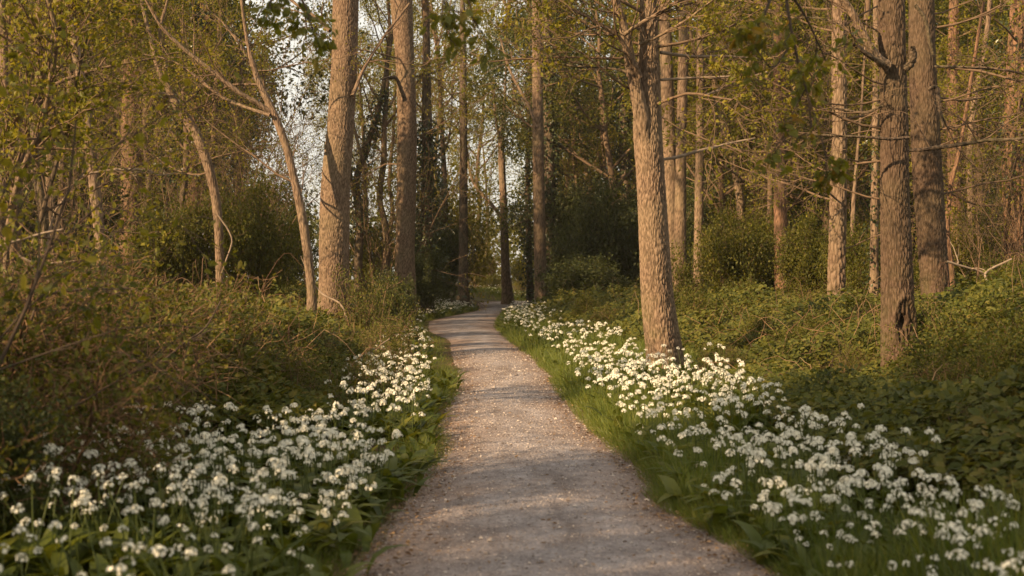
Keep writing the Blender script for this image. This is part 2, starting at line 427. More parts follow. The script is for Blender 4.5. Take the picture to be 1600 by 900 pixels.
# ------------------------------------------------------------------ growing branches
def grow(rng, p, d, L, r, lvl, P, br, tips):
    n = P['seg'][lvl]; p = np.array(p, float); d = unit(np.array(d, float)); pts = [p]; ds = [d]
    gn = rng.normal(0, P['gn'][lvl], (n, 3)); up = np.array([0, 0, P['up'][lvl]])
    for i in range(n):
        d = d + gn[i] + up; d = d / math.sqrt(d @ d)
        p = p + d * (L / n); pts.append(p); ds.append(d)
    pts = np.array(pts); ds = np.array(ds)
    rad = np.maximum(r * np.linspace(1, P['tp'][lvl], n + 1), P.get('rmin', .003))
    br.append((pts, rad, lvl))
    if lvl >= P['leaf']:
        f = P.get('leaf_from', .35)
        for i in range(1, n + 1):
            if i / n >= f: tips.append((pts[i], ds[i]))
    if lvl < P['max']:
        k = P['n'][lvl]; ts = P['t0'][lvl] + (P.get('t1', 1.0) - P['t0'][lvl]) * (np.arange(k) + rng.random(k)) / k
        phi = rng.random() * 6.28
        for t in ts:
            x = t * n; i = min(int(x), n - 1); w = x - i
            q = pts[i] * (1 - w) + pts[i + 1] * w; pd = ds[i + 1]
            phi += 2.4 + rng.normal(0, .5)
            ref = np.array([1., 0, 0]) if abs(pd[0]) < .7 else np.array([0, 1., 0])
            u = np.cross(pd, ref); u /= math.sqrt(u @ u); v = np.cross(pd, u)
            a = math.radians(P['ang'][lvl] + rng.normal(0, 10))
            cd = pd * math.cos(a) + (u * math.cos(phi) + v * math.sin(phi)) * math.sin(a)
            rr = np.interp(x, np.arange(n + 1), rad) * P['rr'][lvl]
            grow(rng, q, cd, L * P['lr'][lvl] * (1.15 - P.get('sh', .6) * t) * rng.uniform(.75, 1.2), rr, lvl + 1, P, br, tips)

def emit(mb, br, sides=(12, 6, 4, 3), mats=(0, 0, 0, 0), lv=None, shift=None):
    groups = {}
    for pts, rad, l in br:
        if lv is not None and l not in lv: continue
        groups.setdefault((len(pts), sides[min(l, len(sides) - 1)], mats[min(l, len(mats) - 1)]), []).append((pts, rad))
    for (n, k, m), L in groups.items():
        P = np.array([a for a, _ in L]); R = np.array([b for _, b in L])
        if shift is not None: P = P - shift
        mb.tubes(P, R, k, m)

def leaves(mb, rng, tips, m, spread, size, mat, tpl=T_D4, up=.6, droop=.25, along=.5, keep=1.0, shift=None):
    if not tips: return
    pos = np.array([a for a, _ in tips]); d = np.array([b for _, b in tips])
    if shift is not None: pos = pos - shift
    pos = np.repeat(pos, m, 0); d = np.repeat(d, m, 0)
    if keep < 1:
        k = rng.random(len(pos)) < keep; pos = pos[k]; d = d[k]
    n = len(pos)
    pos = pos + rng.normal(0, spread, (n, 3))
    dd = unit(rng.normal(0, 1, (n, 3))) + d * along + np.array([0, 0, -droop])
    nn = unit(rng.normal(0, .7, (n, 3)) + np.array([0, 0, up]))
    s = size * rng.uniform(.6, 1.3, n)
    mb.stamp(tpl, pos, dd, nn, s, mat, wid=rng.uniform(.8, 1.25, n))

def catmull(P, n):
    P = np.asarray(P, float)
    P = np.concatenate([[2 * P[0] - P[1]], P, [2 * P[-1] - P[-2]]])
    k = len(P) - 3; t = np.linspace(0, k, n); i = np.minimum(t.astype(int), k - 1); u = (t - i)[:, None]
    a, b, c, d = P[i], P[i + 1], P[i + 2], P[i + 3]
    return .5 * (2 * b + (c - a) * u + (2 * a - 5 * b + 4 * c - d) * u ** 2 + (3 * b - a - 3 * c + d) * u ** 3)

def bark_tube(mb, P, R, k, seed, depth, fx=50.0, stretch=.27, flare=0.0, wob=.05, extra=None, mat=0, shift=None):
    """a trunk surface with real bark plates; P n x 3, R n."""
    n = len(P)
    T = unit(np.gradient(P, axis=0)); ref = np.array([1., 0, 0])
    U = unit(ref - (T @ ref)[:, None] * T); W = np.cross(T, U)
    a = np.arange(k) / k * 2 * math.pi
    N = np.cos(a)[None, :, None] * U[:, None] + np.sin(a)[None, :, None] * W[:, None]
    V = P[:, None] + R[:, None, None] * N
    v = V.reshape(-1, 3); q = v * np.array([fx, fx, fx * stretch])
    q = q + np.stack([vnoise(q * .6, seed + 5), vnoise(q * .6 + 7, seed + 6), vnoise(q * .6 + 13, seed + 7)], 1) * .55
    d1, d2 = worley(q, seed)
    plate = sstep(.02, .30, d2 - d1)
    low = fbm(v * np.array([3.2, 3.2, 1.1]), seed + 2)
    zz = v[:, 2] - v[:, 2].min()
    off = depth * (1 + .9 * np.exp(-zz / 1.3)) * (plate - .6) + low * wob * np.repeat(R, k)
    if flare:
        s0 = np.linalg.norm(P - P[0], axis=1); fl = np.exp(-s0 / .42)
        lob = .55 + .45 * np.cos(np.arange(k) / k * 2 * math.pi * 5 + seed)
        off = off + (fl[:, None] * lob[None] * flare).ravel() * np.repeat(R, k)
    Nf = N.reshape(-1, 3)
    if extra is not None: off, plate = extra(v, Nf, off, plate)
    v = v + Nf * off[:, None]
    if shift is not None: v = v - shift
    idx = np.arange(n * k).reshape(n, k); nx = np.roll(idx, -1, 1)
    mb.add(v, quads=np.stack([idx[:-1], nx[:-1], nx[1:], idx[1:]], -1).reshape(-1, 4), att=plate, mat=mat)

# ------------------------------------------------------------------ prototypes (mesh data shared by copies)
def proto_crown(seed, L, r, mat, nleaf, lsize, spread, n1=9, n2=6, n3=4, low=.05, ang=60, airy=1.0, lm='twig', up=.0):
    rng = RNG(seed); br = []; tips = []
    P = dict(seg=[7, 6, 4, 3], gn=[.07, .13, .2, .25], up=[.05, .06 + up, .03, .0], tp=[.25, .25, .3, .4], n=[n1, n2, n3, 0], t0=[low, .2, .2, 0],
             ang=[ang, 48, 45, 0], lr=[.55, .5, .5, 0], rr=[.5, .6, .6, 0], max=3, leaf=2, leaf_from=.3, sh=.62, rmin=.004)
    grow(rng, (0, 0, 0), (0, 0, 1), L, r, 0, P, br, tips)
    mb = MB(); emit(mb, br, sides=(8, 6, 4, 3))
    leaves(mb, rng, tips, nleaf, spread, lsize, 1, keep=airy)
    return mb.mesh('crown', [M[lm], M[mat]])

CR = {}
CR['air1'] = proto_crown(11, 8.5, .13, 'spring', 10, .115, .145, 13, 6, 3, low=.0)
CR['air2'] = proto_crown(12, 9.5, .12, 'spring', 9, .115, .155, 14, 6, 3, low=.0, ang=52)
CR['air3'] = proto_crown(13, 7.5, .11, 'mid', 10, .115, .145, 13, 6, 3, low=.0, ang=66)
CR['mid1'] = proto_crown(21, 9.0, .14, 'mid', 14, .13, .20, 15, 7, 3, low=.0)
CR['mid2'] = proto_crown(22, 8.0, .13, 'mid', 15, .13, .21, 15, 7, 3, low=.0, ang=70)
CR['dark1'] = proto_crown(31, 9.0, .15, 'dark', 17, .13, .26, 18, 7, 3, low=.0, ang=74, up=-.05)
CR['dark2'] = proto_crown(32, 8.0, .14, 'dark', 16, .13, .28, 17, 7, 3, low=.0, ang=66)
CR['top'] = proto_crown(41, 6.0, .12, 'spring', 5, .085, .19, 9, 6, 3, low=.1, ang=50, airy=.9)

def proto_trunk(seed, L, r0, r1, bend=.25):
    rng = RNG(seed); mb = MB()
    pts = catmull(np.array([(rng.normal(0, bend) * (i > 0), rng.normal(0, bend) * (i > 0), -.4 + (L + .4) * i / 5) for i in range(6)]), 26)
    pts[:, :2] *= np.clip(1 - pts[:, 2:3] / L, 0, 1) ** .5 * np.clip(pts[:, 2:3] + .4, 0, 1)
    R = np.linspace(r0, r1, 26); R[:3] *= [1.5, 1.2, 1.06]
    bark_tube(mb, pts, R, 14, seed, .01, wob=.12)
    return mb.mesh('trunk', [M['bark_far']])

TK = {'a': proto_trunk(51, 4.0, .17, .12), 'b': proto_trunk(52, 6.0, .16, .11, .35), 'c': proto_trunk(53, 2.2, .16, .13, .12)}
TKL = {'a': 4.0, 'b': 6.0, 'c': 2.2}

def proto_spray(seed, leafm='spring', nl=2, ls=.035, keep=.6):
    """a bare spring side branch reaching along +X, two metres long, with fine twigs and small opening leaves."""
    rng = RNG(seed); br = []; tips = []
    P = dict(seg=[9, 6, 4], gn=[.11, .18, .22], up=[.035, .02, .0], tp=[.25, .3, .5], n=[9, 5, 0], t0=[.15, .15, 0], ang=[42, 40, 0], lr=[.42, .45, 0],
             rr=[.5, .6, 0], max=2, leaf=1, leaf_from=.4, sh=.55, rmin=.0035)
    grow(rng, (0, 0, 0), (1, 0, .1), 2.0, .015, 0, P, br, tips)
    mb = MB(); emit(mb, br, sides=(6, 4, 3))
    leaves(mb, rng, tips, nl, .03, ls, 1, tpl=T_D4, keep=keep)
    return mb.mesh('branch', [M['twig'], M[leafm]])
SP = [proto_spray(61, 'spring', 3, .045, .7), proto_spray(62, 'spring', 2, .042, .8), proto_spray(63, 'spring', 4, .055, .9), proto_spray(64, 'spring', 2, .04, .6)]

def proto_shrub(seed, h, wid, leafm, nl, ls, spread, stems=9, lm='twig', keep=1.0, tpl=T_D4, up=.0, n=(7, 5, 0), gn=1.0, zmin=0.0, ang=46):
    rng = RNG(seed); br = []; tips = []
    P = dict(seg=[7, 5, 4], gn=[.12 * gn, .2 * gn, .25], up=[.01 + up, .02, .0], tp=[.35, .35, .5], n=list(n), t0=[.18, .15, 0], ang=[ang, 45, 0], lr=[.52, .5, 0],
             rr=[.55, .6, 0], max=2, leaf=1, leaf_from=.25, sh=.4, rmin=.003)
    for i in range(stems):
        a = i * 2.4 + rng.random(); t = rng.uniform(.1, wid)
        grow(rng, (math.cos(a) * .18 * t, math.sin(a) * .18 * t, -.1), (math.cos(a) * t, math.sin(a) * t, 1), h * rng.uniform(.75, 1.15), .018, 0, P, br, tips)
    tips = [t for t in tips if t[0][2] > zmin]
    mst = MB(); emit(mst, br, sides=(5, 4, 3))
    mlf = MB(); leaves(mlf, rng, tips, nl, spread, ls, 0, tpl=tpl, keep=keep)
    return mst.mesh('stems', [M[lm]]), mlf.mesh('foliage', [M[leafm]])
SH = {
    'mid': proto_shrub(71, 2.0, .42, 'mid', 9, .075, .11, 11, ang=40),
    'mid2': proto_shrub(72, 2.0, .50, 'mid', 8, .075, .12, 11, ang=40),
    'dark': proto_shrub(73, 2.2, .38, 'dark', 12, .08, .12, 13, 'darktwig', ang=40),
    'dark2': proto_shrub(74, 2.2, .48, 'dark', 11, .085, .13, 13, 'darktwig', ang=40),
    'spring': proto_shrub(75, 2.2, .8, 'spring', 5, .06, .10, 9),
    'thicket': proto_shrub(76, 1.5, 1.1, 'mid', 2, .062, .05, 12, 'bracken', .45, T_L6, n=(10, 7, 0), gn=1.9),
    'thicket2': proto_shrub(77, 1.5, 1.3, 'bramble', 4, .055, .07, 14, 'cane', .6, T_L6, gn=1.5),
    'bram': proto_shrub(80, 1.4, .8, 'bramble', 8, .062, .07, 13, 'cane', .8, T_L6, gn=1.5),
    'fuzz': proto_shrub(78, 3.6, .45, 'spring', 2, .038, .05, 8, 'twig', .75, up=.02, n=(10, 6, 0)),
    'fuzz2': proto_shrub(79, 3.2, .6, 'spring', 2, .04, .05, 9, 'cane', .6, up=.0, n=(10, 6, 0)),
}

def gz(x, y): return float(ground_z(np.array([x]), np.array([y]))[0])

def mesh_extent(me):
    co = np.empty(len(me.vertices) * 3, np.float32); me.vertices.foreach_get('co', co); co = co.reshape(-1, 3)
    return float(np.percentile(np.hypot(co[:, 0], co[:, 1]), 92)), float(np.percentile(co[:, 2], 97))

def shrub(kind, px, d, top, wpx, label, group=None, rz=0, name='shrub', cat='shrub'):
    """a bush whose top is at photo row `top` and which is `wpx` photo pixels wide at distance d."""
    x = (px - 800) / F * d; g = gz(x, d)
    r92, z97 = mesh_extent(SH[kind][1])
    h = max(.25, EYE - (top - 440) / F * d - g); sz = h / z97
    sx = sz if wpx is None else min(max(wpx * d / F / 2 / r92, .66 * sz), 1.5 * sz)
    r = empty(name, (x, d, g), label, cat, group, rz, (sx, sx, sz))
    st, lf = SH[kind]
    link('stems', st, r); link('foliage', lf, r)
    return r

def far_tree(tk, cr, px, d, s, label, group, rz=0.0, name='tree', crown_drop=0.0, ivy=None):
    x = (px - 800) / F * d
    r = empty(name, (x, d, gz(x, d)), label, 'tree', group, rz, s)
    link('trunk', TK[tk], r)
    c = link('crown', CR[cr], r); c.location = (0, 0, TKL[tk] - crown_drop)
    return r

def add_sprays(root, rng, P, R, n, zlo, zhi, lmin, lmax, azs=None, pick=None):
    """side branches on a trunk; P, R the trunk axis in world space."""
    loc = np.array(root.location)
    for i in range(n):
        z = rng.uniform(zlo, zhi); j = int(np.argmin(np.abs(P[:, 2] - z)))
        az = rng.uniform(0, 360) if azs is None else azs[i % len(azs)] + rng.normal(0, 14)
        a = math.radians(az)
        q = P[j] + np.array([math.cos(a), math.sin(a), 0]) * R[j] * .85 - loc
        o = link('branch', SP[rng.integers(len(SP)) if pick is None else pick], root)
        s = rng.uniform(lmin, lmax) / 2.0
        o.location = q; o.rotation_euler = (rng.uniform(-.8, .8), rng.uniform(-.35, .2), a); o.scale = (s, s, s)

def limb_mesh(root, px_pts, d, dd, mat, seed, name='limb', twigs=0, depth=.008, sides=16, leafy=0):
    """a limb through photo points (px, py, width px); dd = change of depth from start to end."""
    rng = RNG(seed)
    loc = np.array(root.location); n = len(px_pts)
    K = np.array([at(p[0], p[1], d + dd * i / (n - 1)) for i, p in enumerate(px_pts)])
    W = np.array([p[2] * .5 / F * d for p in px_pts])
    m = max(8, 8 * n); P = catmull(K, m); R = np.interp(np.linspace(0, n - 1, m), np.arange(n), W)
    mb = MB(); bark_tube(mb, P, R, sides, seed, min(depth, .18 * float(R.mean())), wob=.12, shift=loc)
    limb = link(name, mb.mesh(name, [M[mat]], 'plate'), root)
    if twigs:
        br = []; tips = []
        PP = dict(seg=[6, 4], gn=[.16, .22], up=[.03, 0], tp=[.4, .5], n=[5, 0], t0=[.15, 0], ang=[42, 0], lr=[.5, 0], rr=[.6, 0], max=1, leaf=0, leaf_from=.3, rmin=.003)
        for i in range(twigs):
            j = int(rng.uniform(.25, .98) * (m - 1)); t = unit(P[min(j + 1, m - 1)] - P[j - 1])
            grow(rng, P[j], t + rng.normal(0, .6, 3), rng.uniform(.4, 1.1), min(.012, R[j] * .5), 0, PP, br, tips)
        mt = MB(); emit(mt, br, sides=(4, 3), shift=loc); link('twigs', mt.mesh('twigs', [M['twig']]), limb)
        if leafy:
            ml = MB(); leaves(ml, rng, tips, leafy, .04, .045, 0, shift=loc); link('leaves', ml.mesh('leaves', [M['spring']]), limb)
    return limb

def hero(ctrl, d, label, bark, group=None, height=11.0, sides=64, ring=.04, depth=.008, fx=48, flare=.25, name='tree', crown='top', cs=1.0, seed=1, extra=None, stretch=.27, ws=1.0):
    flare *= 1.7
    """a tree whose trunk runs through (px, py, width px), listed from the ground up, at distance d."""
    K = [at(p[0], p[1], d) for p in ctrl]; W = [p[2] * .5 * ws / F * d for p in ctrl]
    x0, z0 = K[0][0], K[0][2]
    g = gz(x0, d)
    if z0 > g - .2:
        dx = np.clip((K[0] - K[1])[0] / max((K[0] - K[1])[2], -9) if abs((K[0] - K[1])[2]) > .01 else 0, -.15, .15)
        K.insert(0, np.array([x0 - 0 * dx, d, g - .25])); W.insert(0, W[0] * 1.04)
    tdir = K[-1] - K[-2]; tdir = tdir / tdir[2]
    top = K[-1]
    if height > top[2] + .5:
        for f in (.5, 1.0):
            h = top[2] + (height - top[2]) * f
            K.append(np.array([top[0] + tdir[0] * .7 * (h - top[2]), d, h])); W.append(W[len(K) - 2] * (.82 if f < 1 else .8))
    K = np.array(K); W = np.array(W)
    s = np.concatenate([[0], np.cumsum(np.linalg.norm(np.diff(K, axis=0), axis=1))])
    n = int(s[-1] / ring) + 2
    # arc length parametrised spline
    Q = catmull(K, 40 * len(K)); u = np.concatenate([[0], np.cumsum(np.linalg.norm(np.diff(Q, axis=0), axis=1))])
    t = np.linspace(0, u[-1], n)
    P = np.stack([np.interp(t, u, Q[:, i]) for i in range(3)], 1)
    R = np.interp(np.interp(t, u, np.linspace(0, len(K) - 1, len(Q))), np.arange(len(K)), W)
    root = empty(name, (K[0][0], d, g), label, 'tree', group)
    mb = MB(); bark_tube(mb, P, R, sides, seed, depth, fx=fx, flare=flare, extra=extra, shift=np.array(root.location), stretch=stretch)
    link('trunk', mb.mesh('trunk', [M[bark]], 'plate'), root)
    if crown:
        c = link('crown', CR[crown], root)
        c.location = P[-1] - np.array(root.location); c.rotation_euler = (0, 0, seed * 1.3); c.scale = (cs, cs, cs)
    return root, P, R

def ivy_coat(root, P, R, zlo, zhi, n, seed, out=.16, size=.075):
    rng = RNG(seed); loc = np.array(root.location)
    j = rng.integers(0, len(P), n * 3); j = j[(P[j, 2] > zlo) & (P[j, 2] < zhi)][:n]
    a = rng.uniform(0, 6.283, len(j)); N = np.stack([np.cos(a), np.sin(a), np.zeros(len(j))], 1)
    lump = 1 + .9 * vnoise(np.stack([np.cos(a) * 1.2, np.sin(a) * 1.2, P[j, 2] * 1.3], 1), seed)
    pos = P[j] + N * (R[j] + out * lump * rng.random(len(j)) ** .6)[:, None] + rng.normal(0, .03, (len(j), 3)) - loc
    mb = MB()
    mb.stamp(T_L6, pos, N * .5 + rng.normal(0, .5, pos.shape) + np.array([0, 0, -.7]), N + rng.normal(0, .4, pos.shape), size * rng.uniform(.6, 1.3, len(j)), 0, wid=1.25)
    link('ivy', mb.mesh('ivy', [M['ivy']]), root)

build_ground(); build_path()

# ------------------------------------------------------------------ the trees one can tell apart
def build_heroes():
    rng = RNG(5)
    # big straight tree left of the path
    r, P, R = hero([(521, 520, 54), (522, 450, 47), (524, 300, 45), (532, 200, 41), (538, 100, 40), (540, 0, 40)], 18.5,
                   'thick straight sunlit trunk rising beside the left edge of the path, largest on the left', 'bark_brown', sides=150, ring=.022, seed=3, depth=.009, fx=58)
    limb_mesh(r, [(551, 150, 7), (570, 105, 5), (597, 62, 4), (640, 5, 3)], 18.3, .6, 'bark_brown', 81, twigs=5)
    limb_mesh(r, [(516, 48, 7), (497, 30, 6), (470, 12, 5), (440, -12, 4)], 18.5, .4, 'bark_brown', 82, twigs=6, leafy=2)
    # second big tree
    r, P, R = hero([(633, 445, 34), (633, 400, 30), (635, 300, 30), (636, 200, 30), (633, 100, 29), (627, 0, 35)], 34.0,
                   'second thick straight trunk left of the path, with an ivy mass close behind it', 'bark_brown', sides=100, ring=.035, seed=4, depth=.01, fx=44)
    limb_mesh(r, [(633, 158, 7), (627, 140, 6), (619, 122, 5), (608, 121, 4), (596, 124, 3)], 33.6, -.4, 'bark_dark', 83)
    add_sprays(r, rng, P, R, 5, 3.2, 7.5, 1.8, 3.2, azs=[200, 340, 160, 20, 250])
    # right front tree, forked
    r, P, R = hero([(1040, 582, 58), (1036, 545, 53), (1026, 450, 48), (1018, 300, 44), (1012, 200, 44), (1012, 130, 38), (1013, 60, 30), (1013, 0, 29)], 14.5,
                   'large rough-barked sunlit trunk on the right edge of the path, forking near the top', 'bark_grey', sides=140, ring=.02, seed=7, depth=.0105, fx=46)
    limb_mesh(r, [(1014, 250, 16), (1003, 185, 24), (991, 125, 21), (982, 80, 16), (975, 45, 14), (962, 0, 12), (950, -60, 9)], 14.42, -.3, 'bark_grey', 84, twigs=10, depth=.01, sides=26)
    limb_mesh(r, [(1000, 120, 9), (985, 90, 8), (968, 60, 6), (940, 40, 5), (905, 20, 3)], 14.2, -.5, 'bark_grey', 85, twigs=8, leafy=1)
    limb_mesh(r, [(975, 55, 6), (995, 40, 6), (1030, 20, 5), (1075, -8, 4)], 14.0, -.4, 'bark_grey', 86, twigs=8, leafy=1)
    limb_mesh(r, [(1000, 70, 5), (1040, 50, 5), (1077, 28, 4), (1120, -5, 3)], 14.1, -.6, 'bark_grey', 87, twigs=8, leafy=1)
    limb_mesh(r, [(998, 118, 5), (960, 108, 4), (905, 104, 4), (850, 95, 3), (810, 84, 2)], 14.3, .6, 'bark_dark', 88, twigs=8, leafy=1)
    limb_mesh(r, [(1032, 82, 5), (1080, 88, 5), (1130, 88, 4), (1190, 92, 3)], 14.6, .8, 'paletwig', 89, twigs=3)
    limb_mesh(r, [(1030, 250, 4), (1060, 245, 5), (1090, 236, 5), (1110, 232, 5), (1135, 225, 4), (1180, 216, 3)], 14.6, .5, 'paletwig', 90, twigs=4)
    limb_mesh(r, [(1032, 125, 4), (1075, 122, 4), (1140, 120, 4), (1175, 118, 3)], 14.5, .5, 'paletwig', 91, twigs=4)
    limb_mesh(r, [(1095, 152, 3), (1120, 142, 4), (1150, 128, 4), (1200, 112, 3)], 14.9, .3, 'paletwig', 92, twigs=3)
    add_sprays(r, rng, P, R, 12, 3.1, 4.6, 1.4, 2.6, azs=[180, 0, 200, 340, 220, 320])
    # hollow tree
    d4 = 12.0
    cx, cz = at(1404, 502, d4)[0], at(1404, 502, d4)[2]
    bx, bz = at(1408, 505, d4)[0], at(1408, 505, d4)[2]
    def hollow(v, N, off, plate):
        f = sstep(-.1, .35, -N[:, 1])
        e2 = np.sqrt(((v[:, 0] - bx) / .10) ** 2 + ((v[:, 2] - bz) / .26) ** 2)
        inside = 1 - sstep(.55, 1.0, e2)
        ring_ = np.exp(-((e2 - .98) / .16) ** 2)
        e1 = np.sqrt(((v[:, 0] - cx) / (.040 * (1 - .25 * np.clip((v[:, 2] - cz) / .08, -1, 1)))) ** 2 + ((v[:, 2] - cz) / .072) ** 2)
        hole = 1 - sstep(.7, 1.05, e1)
        off = off * (1 - .6 * inside * f) + f * (ring_ * .022 - inside * .012 - hole * .16 + .012 * inside * np.sin(v[:, 0] * 140 + 3 * np.sin(v[:, 2] * 9)))
        plate = plate * (1 - .45 * inside * f) * (1 - hole * f)
        return off, plate
    r, P, R = hero([(1404, 612, 54), (1402, 520, 55), (1402, 450, 55), (1398, 300, 49), (1397, 200, 48), (1394, 90, 46), (1393, 0, 45)], d4,
                   'thick trunk with an oval knot hollow low down, standing in brambles on the right', 'bark_umber', sides=150, ring=.018, seed=9, depth=.010, fx=46, extra=hollow, flare=.15, ws=.88)
    aa = np.linspace(0, 2 * math.pi, 25)[:-1]; K = []
    for f, dp in ((1.0, .045), (.75, .075), (.4, .095), (.05, .10)):
        K.append(np.stack([cx + .036 * f * np.cos(aa), np.full(24, d4 - .147 + dp), cz + .066 * f * np.sin(aa)], 1))
    K = np.array(K).reshape(-1, 3) - np.array(r.location); ii = np.arange(96).reshape(4, 24)
    mk = MB(); mk.add(K, quads=np.stack([ii[:-1], np.roll(ii, -1, 1)[:-1], np.roll(ii, -1, 1)[1:], ii[1:]], -1).reshape(-1, 4))
    tag(link('knot_hole', mk.mesh('knot_hole', [M['hollow']]), [c for c in r.children if c.name.startswith('trunk')][0]), 'dark oval knot hole in the trunk')
    limb_mesh(r, [(1388, 104, 17), (1372, 92, 14), (1358, 70, 12), (1344, 45, 11), (1330, 18, 11), (1308, -12, 10), (1285, -40, 8)], 11.85, -.2, 'bark_grey', 93, twigs=4, sides=22)
    limb_mesh(r, [(1380, 100, 9), (1355, 85, 7), (1335, 70, 6), (1318, 68, 4), (1300, 78, 3)], 11.75, -.3, 'bark_dark', 94, twigs=3)
    limb_mesh(r, [(1362, 78, 7), (1335, 55, 5), (1305, 36, 5), (1275, 28, 4), (1245, 28, 3)], 11.8, .5, 'bark_dark', 95, twigs=4, leafy=1)
    limb_mesh(r, [(1414, 108, 13), (1424, 98, 13), (1427, 82, 11), (1425, 73, 7)], 11.93, -.1, 'bark_dark', 96, name='branch_stub')
    limb_mesh(r, [(1420, 215, 5), (1390, 217, 5), (1350, 214, 4), (1300, 212, 4), (1260, 210, 3)], 11.7, -.2, 'bark_dark', 97, name='branch', twigs=5)
    limb_mesh(r, [(1380, 165, 4), (1352, 176, 5), (1322, 172, 4), (1295, 168, 3)], 11.8, .2, 'bark_dark', 98, name='branch', twigs=4)
    add_sprays(r, rng, P, R, 8, 1.7, 4.2, 1.2, 2.2, azs=[180, 170, 200, 160])
    # its neighbour
    r, P, R = hero([(1466, 480, 50), (1461, 440, 48), (1451, 300, 52), (1446, 200, 50), (1441, 90, 46), (1440, 0, 43)], 17.0,
                   'thick trunk leaning slightly left just behind the hollow tree, its right side in deep shade', 'bark_umber', sides=110, ring=.025, seed=10, depth=.011, fx=42, ws=.87)
    limb_mesh(r, [(1420, 235, 5), (1440, 234, 6), (1468, 230, 7), (1500, 226, 6), (1545, 219, 5), (1592, 217, 5), (1640, 205, 4)], 16.4, -.6, 'bark_dark', 99, name='branch', twigs=5)
    limb_mesh(r, [(1450, 140, 5), (1462, 136, 7), (1466, 150, 7), (1468, 170, 6), (1474, 200, 4)], 16.5, -.1, 'bark_dark', 100, name='branch', twigs=2)
    limb_mesh(r, [(1430, 8, 5), (1445, 30, 5), (1453, 65, 6), (1458, 85, 5)], 16.5, .1, 'bark_dark', 101, name='branch')
    limb_mesh(r, [(1460, 104, 4), (1500, 105, 4), (1560, 108, 4), (1610, 118, 3)], 16.6, -.3, 'bark_dark', 102, name='branch', twigs=4)
    add_sprays(r, rng, P, R, 7, 2.2, 4.8, 1.5, 2.6, azs=[0, 20, 340, 10])
    # rugged thinner trunk left of it
    r, P, R = hero([(1308, 500, 28), (1307, 440, 26), (1310, 300, 25), (1312, 200, 21), (1311, 100, 22), (1312, 0, 21)], 20.0,
                   'rugged narrow reddish trunk between the hollow tree and the short orange trunk', 'bark_brown', sides=56, ring=.035, seed=12, depth=.018, fx=22)
    add_sprays(r, rng, P, R, 12, 1.6, 5.6, 1.5, 2.8)
    r, P, R = hero([(1221, 455, 22), (1220, 400, 21), (1218, 230, 18), (1216, 100, 15), (1215, 0, 13)], 26.0,
                   'slim smooth orange-lit trunk on the right with its top lost in twigs', 'bark_red', sides=44, ring=.05, seed=13, depth=.008, fx=30)
    add_sprays(r, rng, P, R, 14, 3.5, 7.5, 2.0, 3.4)
    # centre
    r, P, R = hero([(846, 478, 19), (845, 440, 16), (842, 300, 15), (840, 150, 14), (839, 0, 12)], 47.0,
                   'slim pale grey trunk at the right edge of the far bend of the path', 'bark_brown', sides=44, ring=.07, seed=14, depth=.012, height=15, cs=1.3, ws=1.2)
    limb_mesh(r, [(838, 200, 5), (828, 170, 5), (812, 140, 4), (795, 105, 4), (782, 60, 3)], 46.8, 1, 'bark_brown', 103, twigs=6)
    r, P, R = hero([(860, 460, 18), (859, 300, 17), (857, 150, 16), (852, 0, 15)], 50.0,
                   'dark ivy-covered trunk standing directly behind the slim grey trunk at the bend', 'bark_dark', sides=32, ring=.1, seed=15, height=16, cs=1.3)
    ivy_coat(r, P, R, .2, 10.5, 2600, 15, .22, .12)
    r, P, R = hero([(724, 466, 20), (724, 440, 15), (724, 300, 13), (724, 150, 11), (723, 40, 9)], 50.0,
                   'dark slim straight trunk on the left side of the far bend of the path', 'bark_dark', sides=36, ring=.07, seed=16, height=13, depth=.01)
    ivy_coat(r, P, R, .1, 1.2, 260, 16, .2, .1)
    add_sprays(r, rng, P, R, 8, 4, 9, 2.5, 4.0)
    r, P, R = hero([(793, 460, 18), (790, 420, 14), (786, 300, 11), (783, 215, 10), (787, 190, 6), (789, 150, 4)], 60.0,
                   'twisted slim trunk with a curving left limb beyond the end of the path', 'bark_brown', sides=30, ring=.09, seed=17, height=12, depth=.015)
    limb_mesh(r, [(784, 340, 6), (770, 322, 6), (752, 302, 6), (740, 285, 5), (733, 262, 4), (730, 230, 3)], 60, 1, 'bark_brown', 104, twigs=6)
    limb_mesh(r, [(782, 225, 5), (777, 200, 4), (774, 180, 3), (770, 120, 3)], 60, -1, 'bark_brown', 105, twigs=4)
    r, P, R = hero([(828, 445, 11), (827, 400, 9), (824, 300, 8), (826, 200, 7)], 58.0,
                   'narrow ivy-clad trunk just left of the slim grey trunk, leaning at its foot', 'bark_dark', sides=20, ring=.12, seed=18, height=12)
    ivy_coat(r, P, R, .4, 6.5, 1100, 18, .2, .13)
    limb_mesh(r, [(829, 230, 5), (818, 190, 5), (806, 160, 4), (801, 120, 4)], 58, .5, 'bark_brown', 106, twigs=3)
    r, P, R = hero([(697, 440, 9), (697, 350, 8), (694, 270, 6), (690, 180, 4)], 60.0,
                   'thin trunk seen far off between the second big tree and the dark slim trunk', 'bark_brown', sides=20, ring=.15, seed=19, height=10)
    r, P, R = hero([(668, 440, 20), (668, 300, 20), (667, 180, 16)], 39.0,
                   'tree wrapped in a heavy dark mass of ivy right behind the second big trunk', 'bark_dark', sides=24, ring=.1, seed=20, height=9)
    ivy_coat(r, P, R, 1.2, 6.0, 2600, 20, .42, .10)
    r, P, R = hero([(560, 420, 13), (562, 350, 12), (556, 290, 11), (566, 250, 10), (583, 200, 9), (596, 150, 7)], 38.0,
                   'crooked ivy-clad tree seen between the two thick left trunks', 'bark_dark', sides=20, ring=.1, seed=21, height=9)
    ivy_coat(r, P, R, 2.5, 6.8, 1100, 21, .2, .09)
